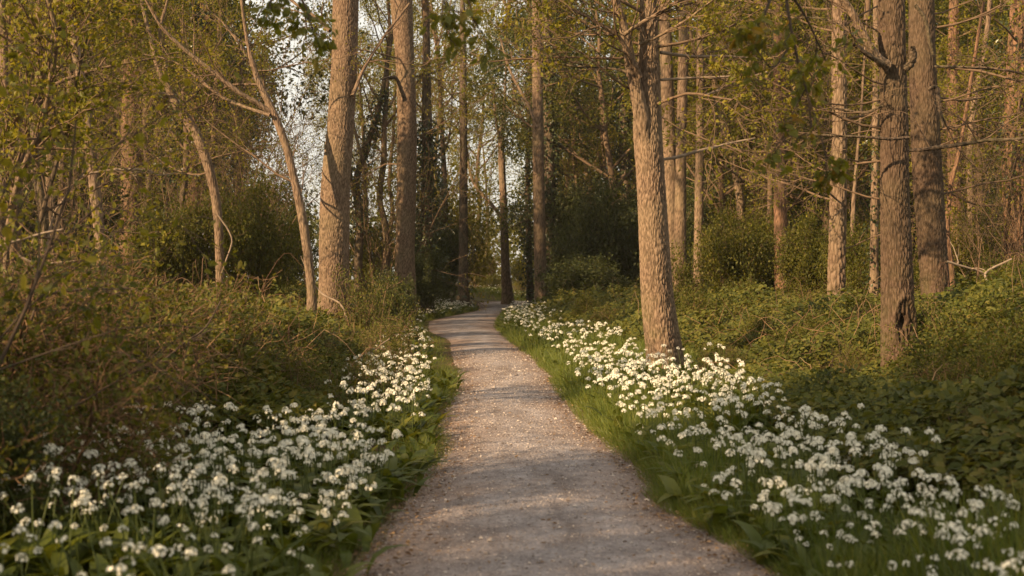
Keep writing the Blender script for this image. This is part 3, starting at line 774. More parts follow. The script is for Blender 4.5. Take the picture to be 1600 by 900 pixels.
    limb_mesh(r, [(562, 330, 7), (550, 290, 6), (546, 250, 5), (540, 200, 4), (520, 150, 3)], 38, .5, 'bark_dark', 107, twigs=6, leafy=2)
    limb_mesh(r, [(566, 250, 6), (556, 210, 5), (545, 170, 4), (530, 130, 3), (510, 95, 3)], 37.5, .5, 'bark_dark', 108, twigs=6, leafy=2)
    # pale trio behind the fork
    r, P, R = hero([(1048, 420, 24), (1048, 300, 22), (1043, 150, 20), (1038, 0, 18)], 30.0,
                   'yellowish mossy trunk half hidden right behind the forked tree', 'bark_grey', sides=40, ring=.06, seed=22, depth=.01)
    r, P, R = hero([(1063, 430, 19), (1063, 330, 18), (1065, 200, 16), (1070, 0, 16)], 28.5,
                   'pale trunk in the middle of the trio behind the forked tree', 'bark_brown', sides=40, ring=.05, seed=23, depth=.01)
    r, P, R = hero([(1091, 425, 15), (1092, 330, 14), (1094, 200, 13), (1095, 0, 11)], 29.5,
                   'straight pale slender trunk, rightmost of the trio behind the forked tree', 'bark_grey', sides=36, ring=.05, seed=24, depth=.008)
    r, P, R = hero([(1158, 385, 11), (1156, 310, 13), (1146, 250, 13), (1135, 210, 12), (1118, 165, 11), (1103, 140, 9), (1090, 100, 7)], 31.0,
                   'thin crooked trunk leaning left, between the trio and the orange trunk', 'bark_grey', sides=28, ring=.06, seed=25, depth=.008, height=8)
    r, P, R = hero([(978, 440, 17), (977, 300, 17), (974, 150, 16), (972, 0, 15)], 52.0,
                   'dark shaded trunk showing behind the left flank of the forked tree', 'bark_dark', sides=24, ring=.12, seed=26, height=14)
    ivy_coat(r, P, R, .5, 11.0, 2600, 26, .25, .12)
    r, P, R = hero([(930, 430, 11), (922, 300, 10), (908, 210, 8), (888, 130, 6), (872, 60, 5)], 55.0,
                   'thin leaning trunk in the bright gap between the bend and the forked tree', 'bark_brown', sides=20, ring=.15, seed=27, height=13)
    limb_mesh(r, [(926, 300, 5), (945, 250, 4), (955, 200, 3), (975, 150, 3)], 55, .5, 'bark_brown', 109, twigs=5, leafy=2)
    # right edge
    r, P, R = hero([(1504, 440, 20), (1495, 350, 19), (1490, 250, 19), (1488, 150, 18), (1490, 60, 16)], 25.0,
                   'brown trunk in shade right of the pair of thick trunks', 'bark_red', sides=36, ring=.06, seed=28, depth=.012)
    add_sprays(r, rng, P, R, 10, 2, 6, 1.8, 3.0)
    r, P, R = hero([(1518, 400, 9), (1515, 250, 9), (1522, 160, 9), (1538, 80, 8), (1545, 20, 7)], 23.0,
                   'thin wavy pole trunk beside the brown shaded trunk near the right edge', 'bark_grey', sides=20, ring=.07, seed=29, depth=.006, height=8)
    add_sprays(r, rng, P, R, 6, 2, 5, 1.2, 2.2)
    r, P, R = hero([(1590, 460, 34), (1586, 350, 32), (1584, 230, 34), (1588, 130, 30), (1592, 0, 26)], 20.0,
                   'gnarled trunk bound with woody ivy stems at the far right edge', 'bark_red', sides=50, ring=.04, seed=30, depth=.03, fx=14, stretch=.12)
    ivy_coat(r, P, R, 2.3, 5.5, 700, 30, .2, .07)
    add_sprays(r, rng, P, R, 8, 1.5, 5, 1.5, 2.6)
    r, P, R = hero([(1366, 480, 15), (1366, 400, 13), (1367, 300, 12), (1368, 180, 10)], 22.0,
                   'thin ivy-speckled trunk showing along the left edge of the hollow tree', 'bark_grey', sides=24, ring=.07, seed=31, depth=.008)
    ivy_coat(r, P, R, .8, 3.8, 420, 31, .09, .06)
    r, P, R = hero([(1330, 430, 7), (1333, 330, 7), (1337, 270, 5), (1345, 180, 4)], 24.0,
                   'very thin pole between the rugged narrow trunk and the hollow tree', 'bark_grey', sides=14, ring=.1, seed=32, depth=.004, height=6, cs=.5)
    r, P, R = hero([(1480, 400, 8), (1487, 430, 9), (1480, 360, 8), (1486, 290, 7), (1500, 230, 6)][1:], 19.0,
                   'thin wriggling stem touching the right side of the leaning thick trunk', 'bark_red', sides=16, ring=.06, seed=33, depth=.006, height=6, cs=.5)
    # left side
    r, P, R = hero([(206, 430, 34), (205, 330, 31), (206, 200, 30), (206, 100, 28), (207, 0, 26)], 32.0,
                   'broad dark reddish trunk standing in shade on the far left', 'bark_red', sides=56, ring=.06, seed=34, depth=.022, fx=18, stretch=.14)
    r, P, R = hero([(166, 470, 18), (161, 430, 15), (152, 330, 17), (140, 220, 17), (129, 140, 15), (117, 70, 14), (106, 0, 12)], 17.0,
                   'slender pale trunk leaning left in front of the dark reddish trunk', 'bark_grey', sides=44, ring=.04, seed=35, depth=.006, height=8)
    add_sprays(r, rng, P, R, 6, 2.4, 4.8, 1.2, 2.2)
    r, P, R = hero([(345, 495, 15), (344, 440, 13), (341, 350, 14), (333, 290, 14), (316, 232, 15), (296, 192, 15), (278, 168, 14), (262, 135, 9), (250, 115, 9), (238, 70, 7), (222, 5, 5)], 20.0,
                   'crooked thin trunk bending to the left with a forked top, left of the path', 'bark_grey', sides=44, ring=.04, seed=36, depth=.005, height=7, flare=.1)
    limb_mesh(r, [(284, 176, 9), (288, 160, 5), (287, 140, 5), (300, 125, 4)], 19.9, -.2, 'bark_grey', 110, twigs=2)
    limb_mesh(r, [(266, 150, 8), (257, 120, 8), (258, 95, 7), (250, 50, 5), (262, 0, 4)], 20.1, .3, 'bark_grey', 111, twigs=4, leafy=2)
    limb_mesh(r, [(270, 152, 5), (240, 140, 4), (210, 135, 3), (185, 132, 3)], 20.0, -.4, 'paletwig', 112, twigs=3)
    limb_mesh(r, [(340, 335, 3), (358, 362, 2.5), (362, 380, 2.5), (352, 410, 2.2), (346, 428, 2)], 19.9, .05, 'paletwig', 113, name='branch')
    add_sprays(r, rng, P, R, 5, 2.8, 5, 1.2, 2.2)
    r, P, R = hero([(487, 500, 17), (486, 445, 14), (474, 350, 14), (462, 290, 12), (450, 240, 12), (437, 200, 12), (422, 165, 11), (405, 130, 9), (392, 90, 7), (384, 50, 5)], 17.8,
                   'slender curving trunk spreading to the left just beside the big straight sunlit trunk', 'bark_grey', sides=44, ring=.04, seed=37, depth=.005, height=6, flare=.1)
    limb_mesh(r, [(428, 180, 10), (400, 160, 8), (370, 142, 8), (330, 110, 7), (290, 78, 6), (255, 45, 5), (228, 0, 4), (210, -30, 3)], 17.8, -.6, 'bark_grey', 114, twigs=9, leafy=3)
    limb_mesh(r, [(422, 180, 6), (385, 168, 5), (345, 150, 5), (300, 115, 4), (268, 95, 3), (225, 85, 2)], 17.7, .5, 'bark_grey', 115, twigs=9, leafy=3)
    limb_mesh(r, [(418, 168, 7), (414, 140, 6), (396, 108, 5), (378, 75, 4), (345, 30, 3)], 17.9, .4, 'bark_grey', 116, twigs=7, leafy=3)
    add_sprays(r, rng, P, R, 6, 2.2, 4.6, 1.2, 2.4, azs=[180, 90, 0, 150])
    r, P, R = hero([(300, 400, 30), (302, 300, 30), (308, 200, 26), (318, 100, 24), (325, 0, 22)], 30.0,
                   'tree with a dark coat of ivy behind the crooked thin trunk', 'bark_red', sides=40, ring=.08, seed=38, depth=.015, cs=.5)
    ivy_coat(r, P, R, 3.4, 8.0, 2600, 38, .45, .10)
    r, P, R = hero([(372, 400, 14), (372, 300, 14), (376, 150, 12)], 34.0,
                   'ivy-wrapped slim trunk left of the slender curving trunk', 'bark_dark', sides=24, ring=.1, seed=39, height=9)
    ivy_coat(r, P, R, 1.5, 6.5, 1500, 39, .25, .09)
    r, P, R = hero([(-2, 420, 26), (2, 250, 24), (2, 100, 20), (2, 0, 18)], 21.0,
                   'brown trunk cut by the left edge of the picture', 'bark_brown', sides=40, ring=.06, seed=40)
    r, P, R = hero([(80, 420, 13), (78, 300, 14), (80, 180, 12), (74, 60, 10)], 24.0,
                   'shaded slim trunk near the left edge behind the coppiced stems', 'bark_brown', sides=28, ring=.08, seed=41)
    # old stump beyond the bend
    g = at(766, 425, 84); x = g[0]; s = empty('tree_stump', (x, 84, gz(x, 84)), 'broken grey tree stump beyond the end of the path', 'tree stump')
    mb = MB(); z0 = gz(x, 84); P = np.linspace((0, 0, -.2), (.12, 0, at(0, 405, 84)[2] - z0), 14); R = np.linspace(.32, .24, 14); R[-1] = .05
    bark_tube(mb, P, R, 20, 43, .04, fx=10); link('trunk', mb.mesh('trunk', [M['bark_grey']], 'plate'), s)

    # coppiced hazel at the left edge: several stems from one stool
    x, y = at(20, 0, 9.5)[0], 9.5
    hz = empty('hazel', (x, y, gz(x, y)), 'coppiced hazel with several bending pale stems at the left edge', 'tree')
    limb_mesh(hz, [(22, 560, 14), (20, 400, 13), (28, 300, 12), (38, 210, 11), (56, 150, 10), (75, 90, 9), (92, 20, 8), (100, -60, 6)], 9.5, -.3, 'bark_grey', 121, name='stem', twigs=16, leafy=5, depth=.004)
    limb_mesh(hz, [(26, 560, 17), (26, 450, 16), (24, 330, 15), (20, 240, 14), (8, 120, 12), (2, 0, 10), (-4, -60, 9)], 9.6, .3, 'bark_brown', 122, name='stem', twigs=14, leafy=5, depth=.006)
    limb_mesh(hz, [(16, 560, 11), (10, 400, 10), (22, 310, 9), (46, 240, 9), (66, 200, 8), (78, 130, 7), (88, 60, 6), (70, -20, 5)], 9.4, -.6, 'bark_grey', 123, name='stem', twigs=16, leafy=5, depth=.004)
    limb_mesh(hz, [(30, 560, 9), (40, 430, 8), (62, 350, 7), (90, 250, 6), (110, 190, 5), (128, 90, 4), (150, 10, 3)], 9.3, -.3, 'bark_dark', 124, name='stem', twigs=18, leafy=5, depth=.004)

    # fallen and dead sticks
    def stick(pts, d, dd, mat, label, seed, twigs=0, name='dead_branch', cat='branch'):
        p = at(pts[0][0], pts[0][1], d)
        r = empty(name, p, label, cat)
        mb = MB(); K = np.array([at(q[0], q[1], d + dd * i / (len(pts) - 1)) for i, q in enumerate(pts)]); m = 8 * len(pts)
        P = catmull(K, m); R = np.interp(np.linspace(0, len(pts) - 1, m), np.arange(len(pts)), [q[2] * .38 / F * d for q in pts])
        P = P + np.stack([vnoise(P * 9 + 3, seed), vnoise(P * 9 + 9, seed), vnoise(P * 9 + 27, seed)], 1) * .006
        mb.tubes(P - np.array(p), R, 8, 0)
        link('bark', mb.mesh('bark', [M[mat]]), r)
        if twigs:
            rg = RNG(seed); br = []; tips = []
            PP = dict(seg=[5, 3], gn=[.2, .25], up=[.02, 0], tp=[.4, .5], n=[3, 0], t0=[.2, 0], ang=[45, 0], lr=[.5, 0], rr=[.6, 0], max=1, leaf=9, rmin=.002)
            for i in range(twigs):
                j = int(rg.uniform(.15, .95) * (m - 1)); br = []
                grow(rg, P[j], unit(P[min(j + 1, m - 1)] - P[j - 1]) + rg.normal(0, .6, 3), rg.uniform(.2, .5), R[j] * .6, 0, PP, br, tips)
                mt = MB(); emit(mt, br, sides=(4, 3), shift=np.array(p)); link('twig', mt.mesh('twig', [M[mat]]), r)
    stick([(62, 520, 5), (76, 362, 5), (100, 312, 5), (126, 278, 5), (160, 268, 5), (200, 264, 6), (232, 267, 4), (248, 274, 3), (280, 268, 2)], 9.8, .2, 'paletwig', 'long pale dead branch arching over to the right on the left side', 1, 4)
    stick([(-20, 392, 6), (10, 381, 6), (50, 369, 6), (100, 357, 5)], 8.0, .2, 'paletwig', 'straight pale broken stick slanting at the left edge', 2)
    stick([(30, 400, 5), (55, 412, 5), (66, 420, 5), (76, 440, 4), (82, 462, 4)], 8.2, .1, 'paletwig', 'bent pale stick drooping below the straight broken stick', 3, 2)
    stick([(44, 418, 4), (75, 412, 4), (120, 407, 3)], 8.4, .1, 'paletwig', 'short thin level stick beside the bent pale stick', 4)
    stick([(45, 505, 5), (58, 478, 6), (74, 463, 6), (102, 455, 6), (150, 452, 5), (205, 450, 3)], 6.2, .3, 'darktwig', 'dark bowed branch in the left thicket, topmost of the dark ones', 5, 5)
    stick([(165, 545, 5), (200, 555, 6), (225, 572, 6), (242, 580, 6), (247, 600, 5), (246, 640, 4)], 6.6, .2, 'darktwig', 'dark hooked branch bending down in the left thicket', 6, 5)
    stick([(175, 592, 4), (215, 575, 5), (250, 566, 5), (285, 540, 5), (320, 512, 4), (345, 470, 3)], 7.2, .4, 'darktwig', 'dark branch rising to the right out of the left thicket', 7, 5)
    stick([(560, 590, 4), (590, 545, 3), (608, 530, 3)], 14.0, .2, 'paletwig', 'small pale stick poking up above the flowers left of the path', 8)
    stick([(546, 520, 4), (541, 495, 4), (532, 475, 4), (505, 460, 4), (488, 440, 3), (470, 400, 2)], 17.6, .3, 'paletwig', 'thin pale stick leaning against the foot of the big straight trunk', 9)
    stick([(1478, 408, 5), (1510, 418, 5), (1540, 428, 5), (1580, 460, 4)], 15.5, .3, 'paletwig', 'pale broken branch lying across the brambles near the right edge', 10, 3)
    stick([(1545, 445, 4), (1540, 430, 5), (1548, 420, 5), (1580, 405, 4)], 15.2, .2, 'paletwig', 'angled pale twig crossing the broken branch near the right edge', 11)
build_heroes()

# ------------------------------------------------------------------ the wood behind
def build_backdrop():
    rng = RNG(77)
    def zone(px0, px1, d0, d1, n, sep, kinds, label, group, smin=.85, smax=1.25, tk='abc', drop=0.0):
        pts = []
        for _ in range(n * 60):
            if len(pts) >= n: break
            d = math.sqrt(rng.uniform(d0 * d0, d1 * d1)); px = rng.uniform(px0, px1); x = (px - 800) / F * d
            if edge_dist(np.array([x]), np.array([d]))[0][0] < 1.6: continue
            if all(math.hypot(x - a, d - b) > sep for a, b in pts):
                pts.append((x, d))
                far_tree(tk[rng.integers(len(tk))], kinds[rng.integers(len(kinds))], px, d, rng.uniform(smin, smax), label, group, rng.uniform(0, 6.28), crown_drop=drop)
    zone(520, 960, 84, 130, 9, 6.0, ['air1', 'air2', 'air3', 'air2'], 'slender pale green tree in the bright gap far beyond the end of the path', 'pale trees beyond the bend', .95, 1.4, 'ab')
    zone(560, 900, 56, 76, 3, 5.0, ['air1', 'air2'], 'thin leafy tree standing just beyond the bend of the path', 'thin trees at the bend', .8, 1.1, 'ab')
    zone(-250, 315, 36, 62, 17, 3.2, ['mid1', 'mid2', 'dark1', 'dark2', 'mid1'], 'dense green tree in the dark wood behind the trunks on the left', 'dense trees on the left', .8, 1.2, 'c')
    zone(900, 1130, 50, 85, 9, 4.0, ['mid1', 'mid2', 'air3', 'dark1'], 'green tree in the wood behind the forked tree', 'trees behind the forked tree', .85, 1.25, 'ac')
    zone(1080, 1900, 36, 66, 24, 3.2, ['mid1', 'mid2', 'dark1', 'dark2', 'air3'], 'dense tree deep in the shaded wood on the right', 'dense trees on the right', .8, 1.25, 'c')
    zone(1150, 1800, 66, 95, 14, 5.0, ['dark1', 'dark2', 'mid1'], 'tall dark tree at the back of the shaded wood on the right', 'dark trees at the back right', 1.1, 1.5, 'c')
    zone(-300, 330, 66, 95, 10, 5.0, ['dark1', 'dark2', 'mid2'], 'tall dark tree at the back of the wood on the left', 'dark trees at the back left', 1.1, 1.5, 'c')
    for k, (px, d, sc, cr, tk) in enumerate([(60, 19, .55, 'air1', 'b'), (100, 26, .62, 'air3', 'b'), (225, 34, .7, 'mid1', 'b'), (335, 27, .6, 'air2', 'b'), (10, 22, .6, 'mid2', 'b'), (180, 42, .9, 'air3', 'c'), (290, 25, .45, 'air1', 'b'), (150, 36, .8, 'mid1', 'c')]):
        far_tree(tk, cr, px, d, sc, 'young understorey tree in fresh leaf among the trunks left of the path', 'young leafy trees on the left', k * 2.1)
    for k, (px, d, sc, cr, tk) in enumerate([(600, 38, .75, 'air2', 'b'), (695, 54, .9, 'air1', 'b'), (885, 60, .8, 'air1', 'b'), (950, 52, .85, 'air1', 'c'), (572, 62, .9, 'air1', 'b'), (745, 95, 1.3, 'air2', 'b')]):
        far_tree(tk, cr, px, d, sc, 'young tree in fresh yellow-green leaf near the middle of the view', 'young leafy trees in the middle', k * 2.1)
    for k, (px, d, sc, cr, tk) in enumerate([(1130, 32, .75, 'air1', 'c'), (1200, 29, .7, 'air3', 'c'), (1290, 31, .8, 'mid1', 'c'), (1400, 33, .8, 'air1', 'c'), (1530, 27, .7, 'air3', 'c'), (1610, 24, .62, 'air2', 'c'), (1480, 31, .75, 'mid2', 'c'), (1250, 38, .9, 'air2', 'c')]):
        far_tree(tk, cr, px, d, sc, 'young understorey tree with small leaves between the trunks on the right', 'young leafy trees on the right', k * 2.1)
    # far wood that closes the view low down
    n = 26000
    th = rng.uniform(-.62, .62, n); d = rng.uniform(128, 165, n); x = np.tan(th) * d
    hmax = 5.0 + 5.0 * (n2(x, d * 0, .035, 5) * .5 + .5) + 6 * sstep(.12, .35, np.abs(th - .0))
    z = ground_z(x, d) + hmax * rng.random(n) ** .8
    mb = MB(); pos = np.stack([x, d, z], 1)
    mb.stamp(T_D4, pos, rng.normal(0, 1, (n, 3)), rng.normal(0, 1, (n, 3)) + np.array([0, -.6, .5]), rng.uniform(.35, .8, n), 0, wid=1.3)
    tag(link('distant_wood', mb.mesh('distant_wood', [M['mid']])), 'hazy edge of the far wood low behind the last trees', 'wood', kind='stuff')
build_backdrop()

def build_shrubs():
    k = 0
    def many(L, group=None):
        nonlocal k
        for kind, px, d, top, w, lab in L:
            k += 1; shrub(kind, px, d, top, w, lab, group, k * 1.7)
    many([
        ('mid', 240, 21.5, 345, 130, 'green bush at the foot of the dark reddish trunk'),
        ('mid2', 290, 22, 318, 140, 'green bush under the tree with the coat of ivy'),
        ('mid', 398, 23, 300, 105, 'tall bush between the crooked thin trunk and the slender curving trunk'),
        ('dark', 440, 30, 335, 90, 'dark bush showing behind the slender curving trunk'),
        ('thicket2', 580, 18.0, 432, 100, 'brownish bush right of the foot of the big straight trunk'),
        ('mid2', 572, 41, 350, 90, 'dull green bush between the two thick left trunks'),
        ('dark2', 616, 21, 440, 62, 'low dark bush below the second thick trunk'),
        ('dark', 660, 38, 400, 52, 'dark bush right of the foot of the second thick trunk'),
        ('dark', 690, 54, 340, 74, 'dark holly bush left of the dark slim trunk'),
        ('dark2', 680, 52, 430, 84, 'low dark bush in front of the holly bush'),
        ('mid', 748, 88, 402, 60, 'green bush behind the broken grey stump'),
        ('mid2', 816, 84, 408, 60, 'green bush behind the twisted slim trunk'),
        ('mid2', 764, 80, 430, 70, 'low green plants in front of the broken grey stump'),
        ('spring', 815, 79, 436, 50, 'low pale bush on the verge right of the twisted slim trunk'),
        ('mid', 1140, 26, 345, 120, 'low green bush at the back edge of the brambles below the crooked trunk'),
        ('mid2', 1195, 27.5, 345, 100, 'low green bush just left of the foot of the orange trunk'),
        ('mid', 1262, 24, 350, 110, 'low green bush between the orange trunk and the rugged trunk'),
        ('mid2', 1342, 23, 360, 100, 'low green bush right of the rugged trunk'),
        ('mid', 1505, 21, 350, 120, 'low bush in the brambles below the brown shaded trunk'),
        ('mid2', 1580, 17, 405, 120, 'leafy bush in front of the gnarled ivy-bound trunk'),
        ('dark', 905, 50, 300, 100, 'tall dark evergreen bush right of the bend'),
        ('dark2', 952, 44, 310, 90, 'dark evergreen bush left of the forked tree'),
        ('dark', 1000, 46, 330, 80, 'dark evergreen bush hidden behind the forked tree'),
        ('dark2', 915, 40, 412, 120, 'low dark bush at the edge of the brambles right of the bend'),
        ('dark', 1122, 37, 300, 110, 'dark bush between the pale trio and the crooked trunk'),
        ('mid2', 1185, 36, 320, 95, 'dark green bush left of the orange trunk'),
        ('dark', 1262, 35, 300, 115, 'dark green bush right of the orange trunk'),
        ('dark2', 1090, 42, 290, 150, 'tall dark bush far back behind the pale trio'),
        ('dark', 1215, 41, 290, 150, 'tall dark bush far back behind the orange trunk'),
        ('dark2', 1330, 39, 290, 150, 'tall dark bush far back behind the rugged trunk'),
        ('dark', 1440, 36, 300, 150, 'tall dark bush far back between the two thick trunks'),
        ('dark2', 1540, 35, 290, 150, 'tall dark bush far back near the right edge'),
        ('mid2', 1345, 31, 340, 85, 'bush seen between the rugged trunk and the hollow tree'),
        ('mid2', 1500, 28, 330, 100, 'bush behind the pair of thick trunks'),
        ('dark', 1570, 27, 320, 100, 'dark bush behind the gnarled ivy-bound trunk'),
        ('dark2', 120, 28, 255, 130, 'dark bush behind the slender pale trunk'),
        ('dark', 35, 27, 255, 130, 'dark bush behind the coppiced hazel'),
    ])
    many([('thicket', px, d, top, None, 'tangled brown shrub with sparse leaves in the left thicket') for px, d, top in
          [(-70, 5.9, 425), (40, 6.3, 470), (-10, 7.4, 410), (130, 7.2, 470), (215, 8.0, 490), (90, 8.8, 420), (290, 9.0, 500), (190, 10.0, 440), (360, 10.4, 500), (280, 12, 455), (20, 10.5, 400), (60, 5.2, 560), (150, 9.5, 400), (240, 9.2, 440)]],
         'tangled shrubs of the left thicket')
    many([('dark2', -60, 4.7, 600, 230, 'dark low bush in the shade at the bottom left edge')])
    many([('thicket2', px, d, top, None, 'small bramble bush with reddish stems on the left bank') for px, d, top in
          [(430, 11.5, 515), (480, 12.5, 510), (550, 13.5, 520), (590, 15.0, 500), (420, 15.0, 480), (350, 16.5, 470), (560, 11.0, 560), (450, 9.6, 550)]],
         'bramble bushes on the left bank')
    many([('bram' if i % 3 else 'thicket2', px, d, top, None, 'leafy bramble bush rising out of the brambles on the right bank') for i, (px, d, top) in enumerate(
          [(1500, 8.6, 560), (1560, 9.2, 500), (1610, 8.0, 540), (1520, 11.5, 480), (1530, 12.5, 465), (1600, 12, 450), (1130, 13.2, 540), (1190, 16, 500), (1260, 15, 505), (1320, 12.4, 545), (1100, 20, 465), (1160, 23, 448), (1250, 21, 455), (1340, 18, 470), (920, 27, 468), (960, 24, 480), (1070, 26, 445), (1420, 8.5, 640), (1550, 6.4, 640), (1640, 6.6, 600)])],
         'bramble bushes on the right bank')
    many([('fuzz', px, d, top, 170, 'twiggy sapling with tiny new leaves under the trees on the right') for i, (px, d, top) in enumerate(
          [(1165, 32, 20), (1415, 28, 40), (1545, 20, 150), (1615, 19, 130)])],
         'twiggy saplings on the right')
    many([('fuzz', px, d, top, w, 'twiggy sapling with fresh yellow leaves among the trunks on the left') for i, (px, d, top, w) in enumerate(
          [(100, 21, 40, 150), (300, 27, 30, 110), (405, 26, 130, 90), (385, 32, 60, 100), (590, 38, 120, 80)])],
         'leafy saplings on the left')
    many([('spring', px, d, top, 60, 'small pale sapling growing near the bend of the path') for px, d, top in
          [(702, 56, 250), (745, 82, 300), (880, 66, 240), (664, 62, 200)]], 'pale saplings near the bend')
build_shrubs()

# ------------------------------------------------------------------ brambles, grass, litter, grit
def trifoliate(mb, rng, pos, size, mat, up=1.0):
    n = len(pos)
    nn = unit(rng.normal(0, .45, (n, 3)) + np.array([-.25, -.25, up]))
    d = unit(np.cross(nn, rng.normal(0, 1, (n, 3))))
    s = np.cross(nn, d)
    for a, k in ((0, 1.1), (1.9, .9), (-1.9, .9)):
        dd = d * math.cos(a) + s * math.sin(a)
        mb.stamp(T_L6, pos + dd * (size * .18)[:, None], dd - nn * .12, nn, size * k, mat, wid=rng.uniform(.95, 1.3, n))

def build_brambles():
    rng = RNG(99)
    # right bank
    N = 112000
    d = 3.6 * (48 / 3.6) ** rng.random(N)
    e0 = np.interp(d, [3, 5, 8, 10, 13, 15, 17, 22, 30, 48], [.85, .80, .95, 1.25, 1.65, 1.9, 1.6, 1.2, 1.0, 1.0])
    w = np.interp(d, [3, 6, 12, 20, 48], [2.6, 3.6, 6.5, 9.5, 13])
    e = e0 + w * rng.random(N) ** 1.15; x = XR(d) + e
    e0 = e0 + n2(x, d, .9, 41) * .25
    k = (e > e0); d, e, e0, x = d[k], e[k], e0[k], x[k]
    top = (.34 + .34 * (n2(x, d, .55, 42) + .3) + .30 * n2(x, d, 1.9, 43)) * (.35 + .65 * sstep(0, 1.3, e - e0))
    top = top * np.interp(d, [4, 8, 14, 26, 40], [1.05, 1.0, .9, .95, 1.2]) + .1
    top = top + .30 * sstep(-.1, .5, n2(x, d, .8, 44)) * sstep(.4, 1.6, e - e0)
    top = top + .40 * sstep(3.3, 4.4, x) * (1 - sstep(12.5, 15, d)) * sstep(6, 8, d)
    top = top * (1 - .86 * np.exp(-((x - 3.1) / .6) ** 2) * sstep(6.5, 8.5, d) * (1 - sstep(12.6, 13.5, d))) * (1 - .5 * np.exp(-((x - 1.9) / .7) ** 2) * sstep(10, 12, d) * (1 - sstep(15, 17, d)))
    z = ground_z(x, d) + np.maximum(top, .08) * rng.random(len(d)) ** .38
    mb = MB()
    k = (n2(x, d, 1.15, 46) > -.36) | (rng.random(len(d)) < .25); d, x, z, e, top = d[k], x[k], z[k], e[k], top[k]
    size = .047 * np.maximum(1, d / 9) ** .55 * rng.uniform(.5, 1.3, len(d)) * (1 + .45 * n2(x, d, .9, 47))
    trifoliate(mb, rng, np.stack([x, d, z], 1), size, 0)
    def canes(n, xs, ds, tops):
        for i in range(n):
            p = np.array([xs[i], ds[i], 0]); p[2] = ground_z(p[:1], p[1:2])[0]
            a = rng.uniform(0, 6.28); L = rng.uniform(.25, .8); h = max(tops[i], .15) * rng.uniform(.9, 1.6)
            t = np.linspace(0, 1, 9)
            P = p + np.stack([np.cos(a) * L * t, np.sin(a) * L * t, h * np.sin(t * 2.4) / .95], 1) + rng.normal(0, .015, (9, 3))
            mb.tubes(P, np.linspace(.004, .0015, 9), 4, 1)
    j = rng.choice(np.flatnonzero(d > 8), 200); canes(200, x[j], d[j], top[j])
    tag(link('bramble_bank', mb.mesh('bramble_bank', [M['bramble'], M['cane']])), 'bank of green brambles covering the ground right of the path', 'brambles', kind='stuff')
    # left bank
    N = 52000; mb = MB()
    d = 6.8 * (44 / 6.8) ** rng.random(N)
    e0 = np.interp(d, [6, 7.2, 8.2, 10, 14, 20, 44], [1.5, 1.35, .8, .72, .75, .8, 1.2])
    w = np.interp(d, [6, 10, 20, 44], [2.2, 3.0, 5.5, 12])
    e = e0 + w * rng.random(N) ** 1.3; x = XL(d) - e
    e0 = e0 + n2(x, d, .9, 51) * .25
    k = (e > e0); d, e, e0, x = d[k], e[k], e0[k], x[k]
    top = (.30 + .30 * (n2(x, d, .6, 52) + .3) + .14 * n2(x, d, 2.0, 53)) * (.35 + .65 * sstep(0, 1.0, e - e0)) + .08
    top = top + .22 * sstep(.25, .8, e - e0) * (1 - sstep(12.5, 14.5, d)) * sstep(7.5, 9, d) * (1 - sstep(2.0, 2.8, e))
    bare = sstep(-.1, .3, n2(x, d, .33, 57) + sstep(2.2, 3.6, e) * .5) * sstep(11, 14, d) * (1 - sstep(24, 30, d))
    k = (rng.random(len(d)) > bare * .93) & (rng.random(len(d)) > .88 * sstep(1.2, 1.9, e) * (1 - sstep(10.5, 12.5, d)))
    d, e, x, top = d[k], e[k], x[k], top[k]
    z = ground_z(x, d) + np.maximum(top, .08) * rng.random(len(d)) ** .4
    size = .056 * np.maximum(1, d / 10) ** .55 * rng.uniform(.65, 1.25, len(d))
    trifoliate(mb, rng, np.stack([x, d, z], 1), size, 0)
    j = rng.choice(np.flatnonzero(d > 9), 170); canes(170, x[j], d[j], top[j])
    tag(link('bramble_patch', mb.mesh('bramble_patch', [M['bramble'], M['cane']])), 'low green brambles covering the bank left of the path', 'brambles', kind='stuff')
    # dead bracken and straw
    n = 30000; mb = MB()
    d = 6.3 * (27 / 6.3) ** rng.random(n); e = 1.25 + np.interp(d, [6, 12], [3.2, 7]) * rng.random(n) ** 1.2; x = XL(d) - e
    k = (n2(x, d, .4, 61) > -.15 - .5 * (d < 12)); d, x = d[k], x[k]; n = len(d)
    pos = np.stack([x, d, ground_z(x, d) + rng.random(n) ** 2 * np.interp(d, [6, 12, 14], [.55, .5, .32])], 1)
    mb.stamp(T_BLADE, pos, unit(rng.normal(0, 1, (n, 3))) + np.array([0, 0, .35]), rng.normal(0, 1, (n, 3)), rng.uniform(.15, .5, n) * np.interp(d, [6, 12], [.5, 1]), 0, wid=rng.uniform(.15, .35, n))
    n = 5000; d = 8 * (30 / 8) ** rng.random(n); e = 1.6 + 7 * rng.random(n) ** 1.2; x = XR(d) + e
    k = n2(x, d, .5, 62) > .12; d, x = d[k], x[k]; n = len(d)
    pos = np.stack([x, d, ground_z(x, d) + .15 + rng.random(n) * .45], 1)
    mb.stamp(T_BLADE, pos, unit(rng.normal(0, 1, (n, 3))) + np.array([0, 0, .6]), rng.normal(0, 1, (n, 3)), rng.uniform(.12, .4, n), 0, wid=rng.uniform(.12, .3, n))
    tag(link('dead_bracken', mb.mesh('dead_bracken', [M['bracken']])), 'reddish dead bracken and straw scattered over the banks, thickest on the left', 'bracken', kind='stuff')

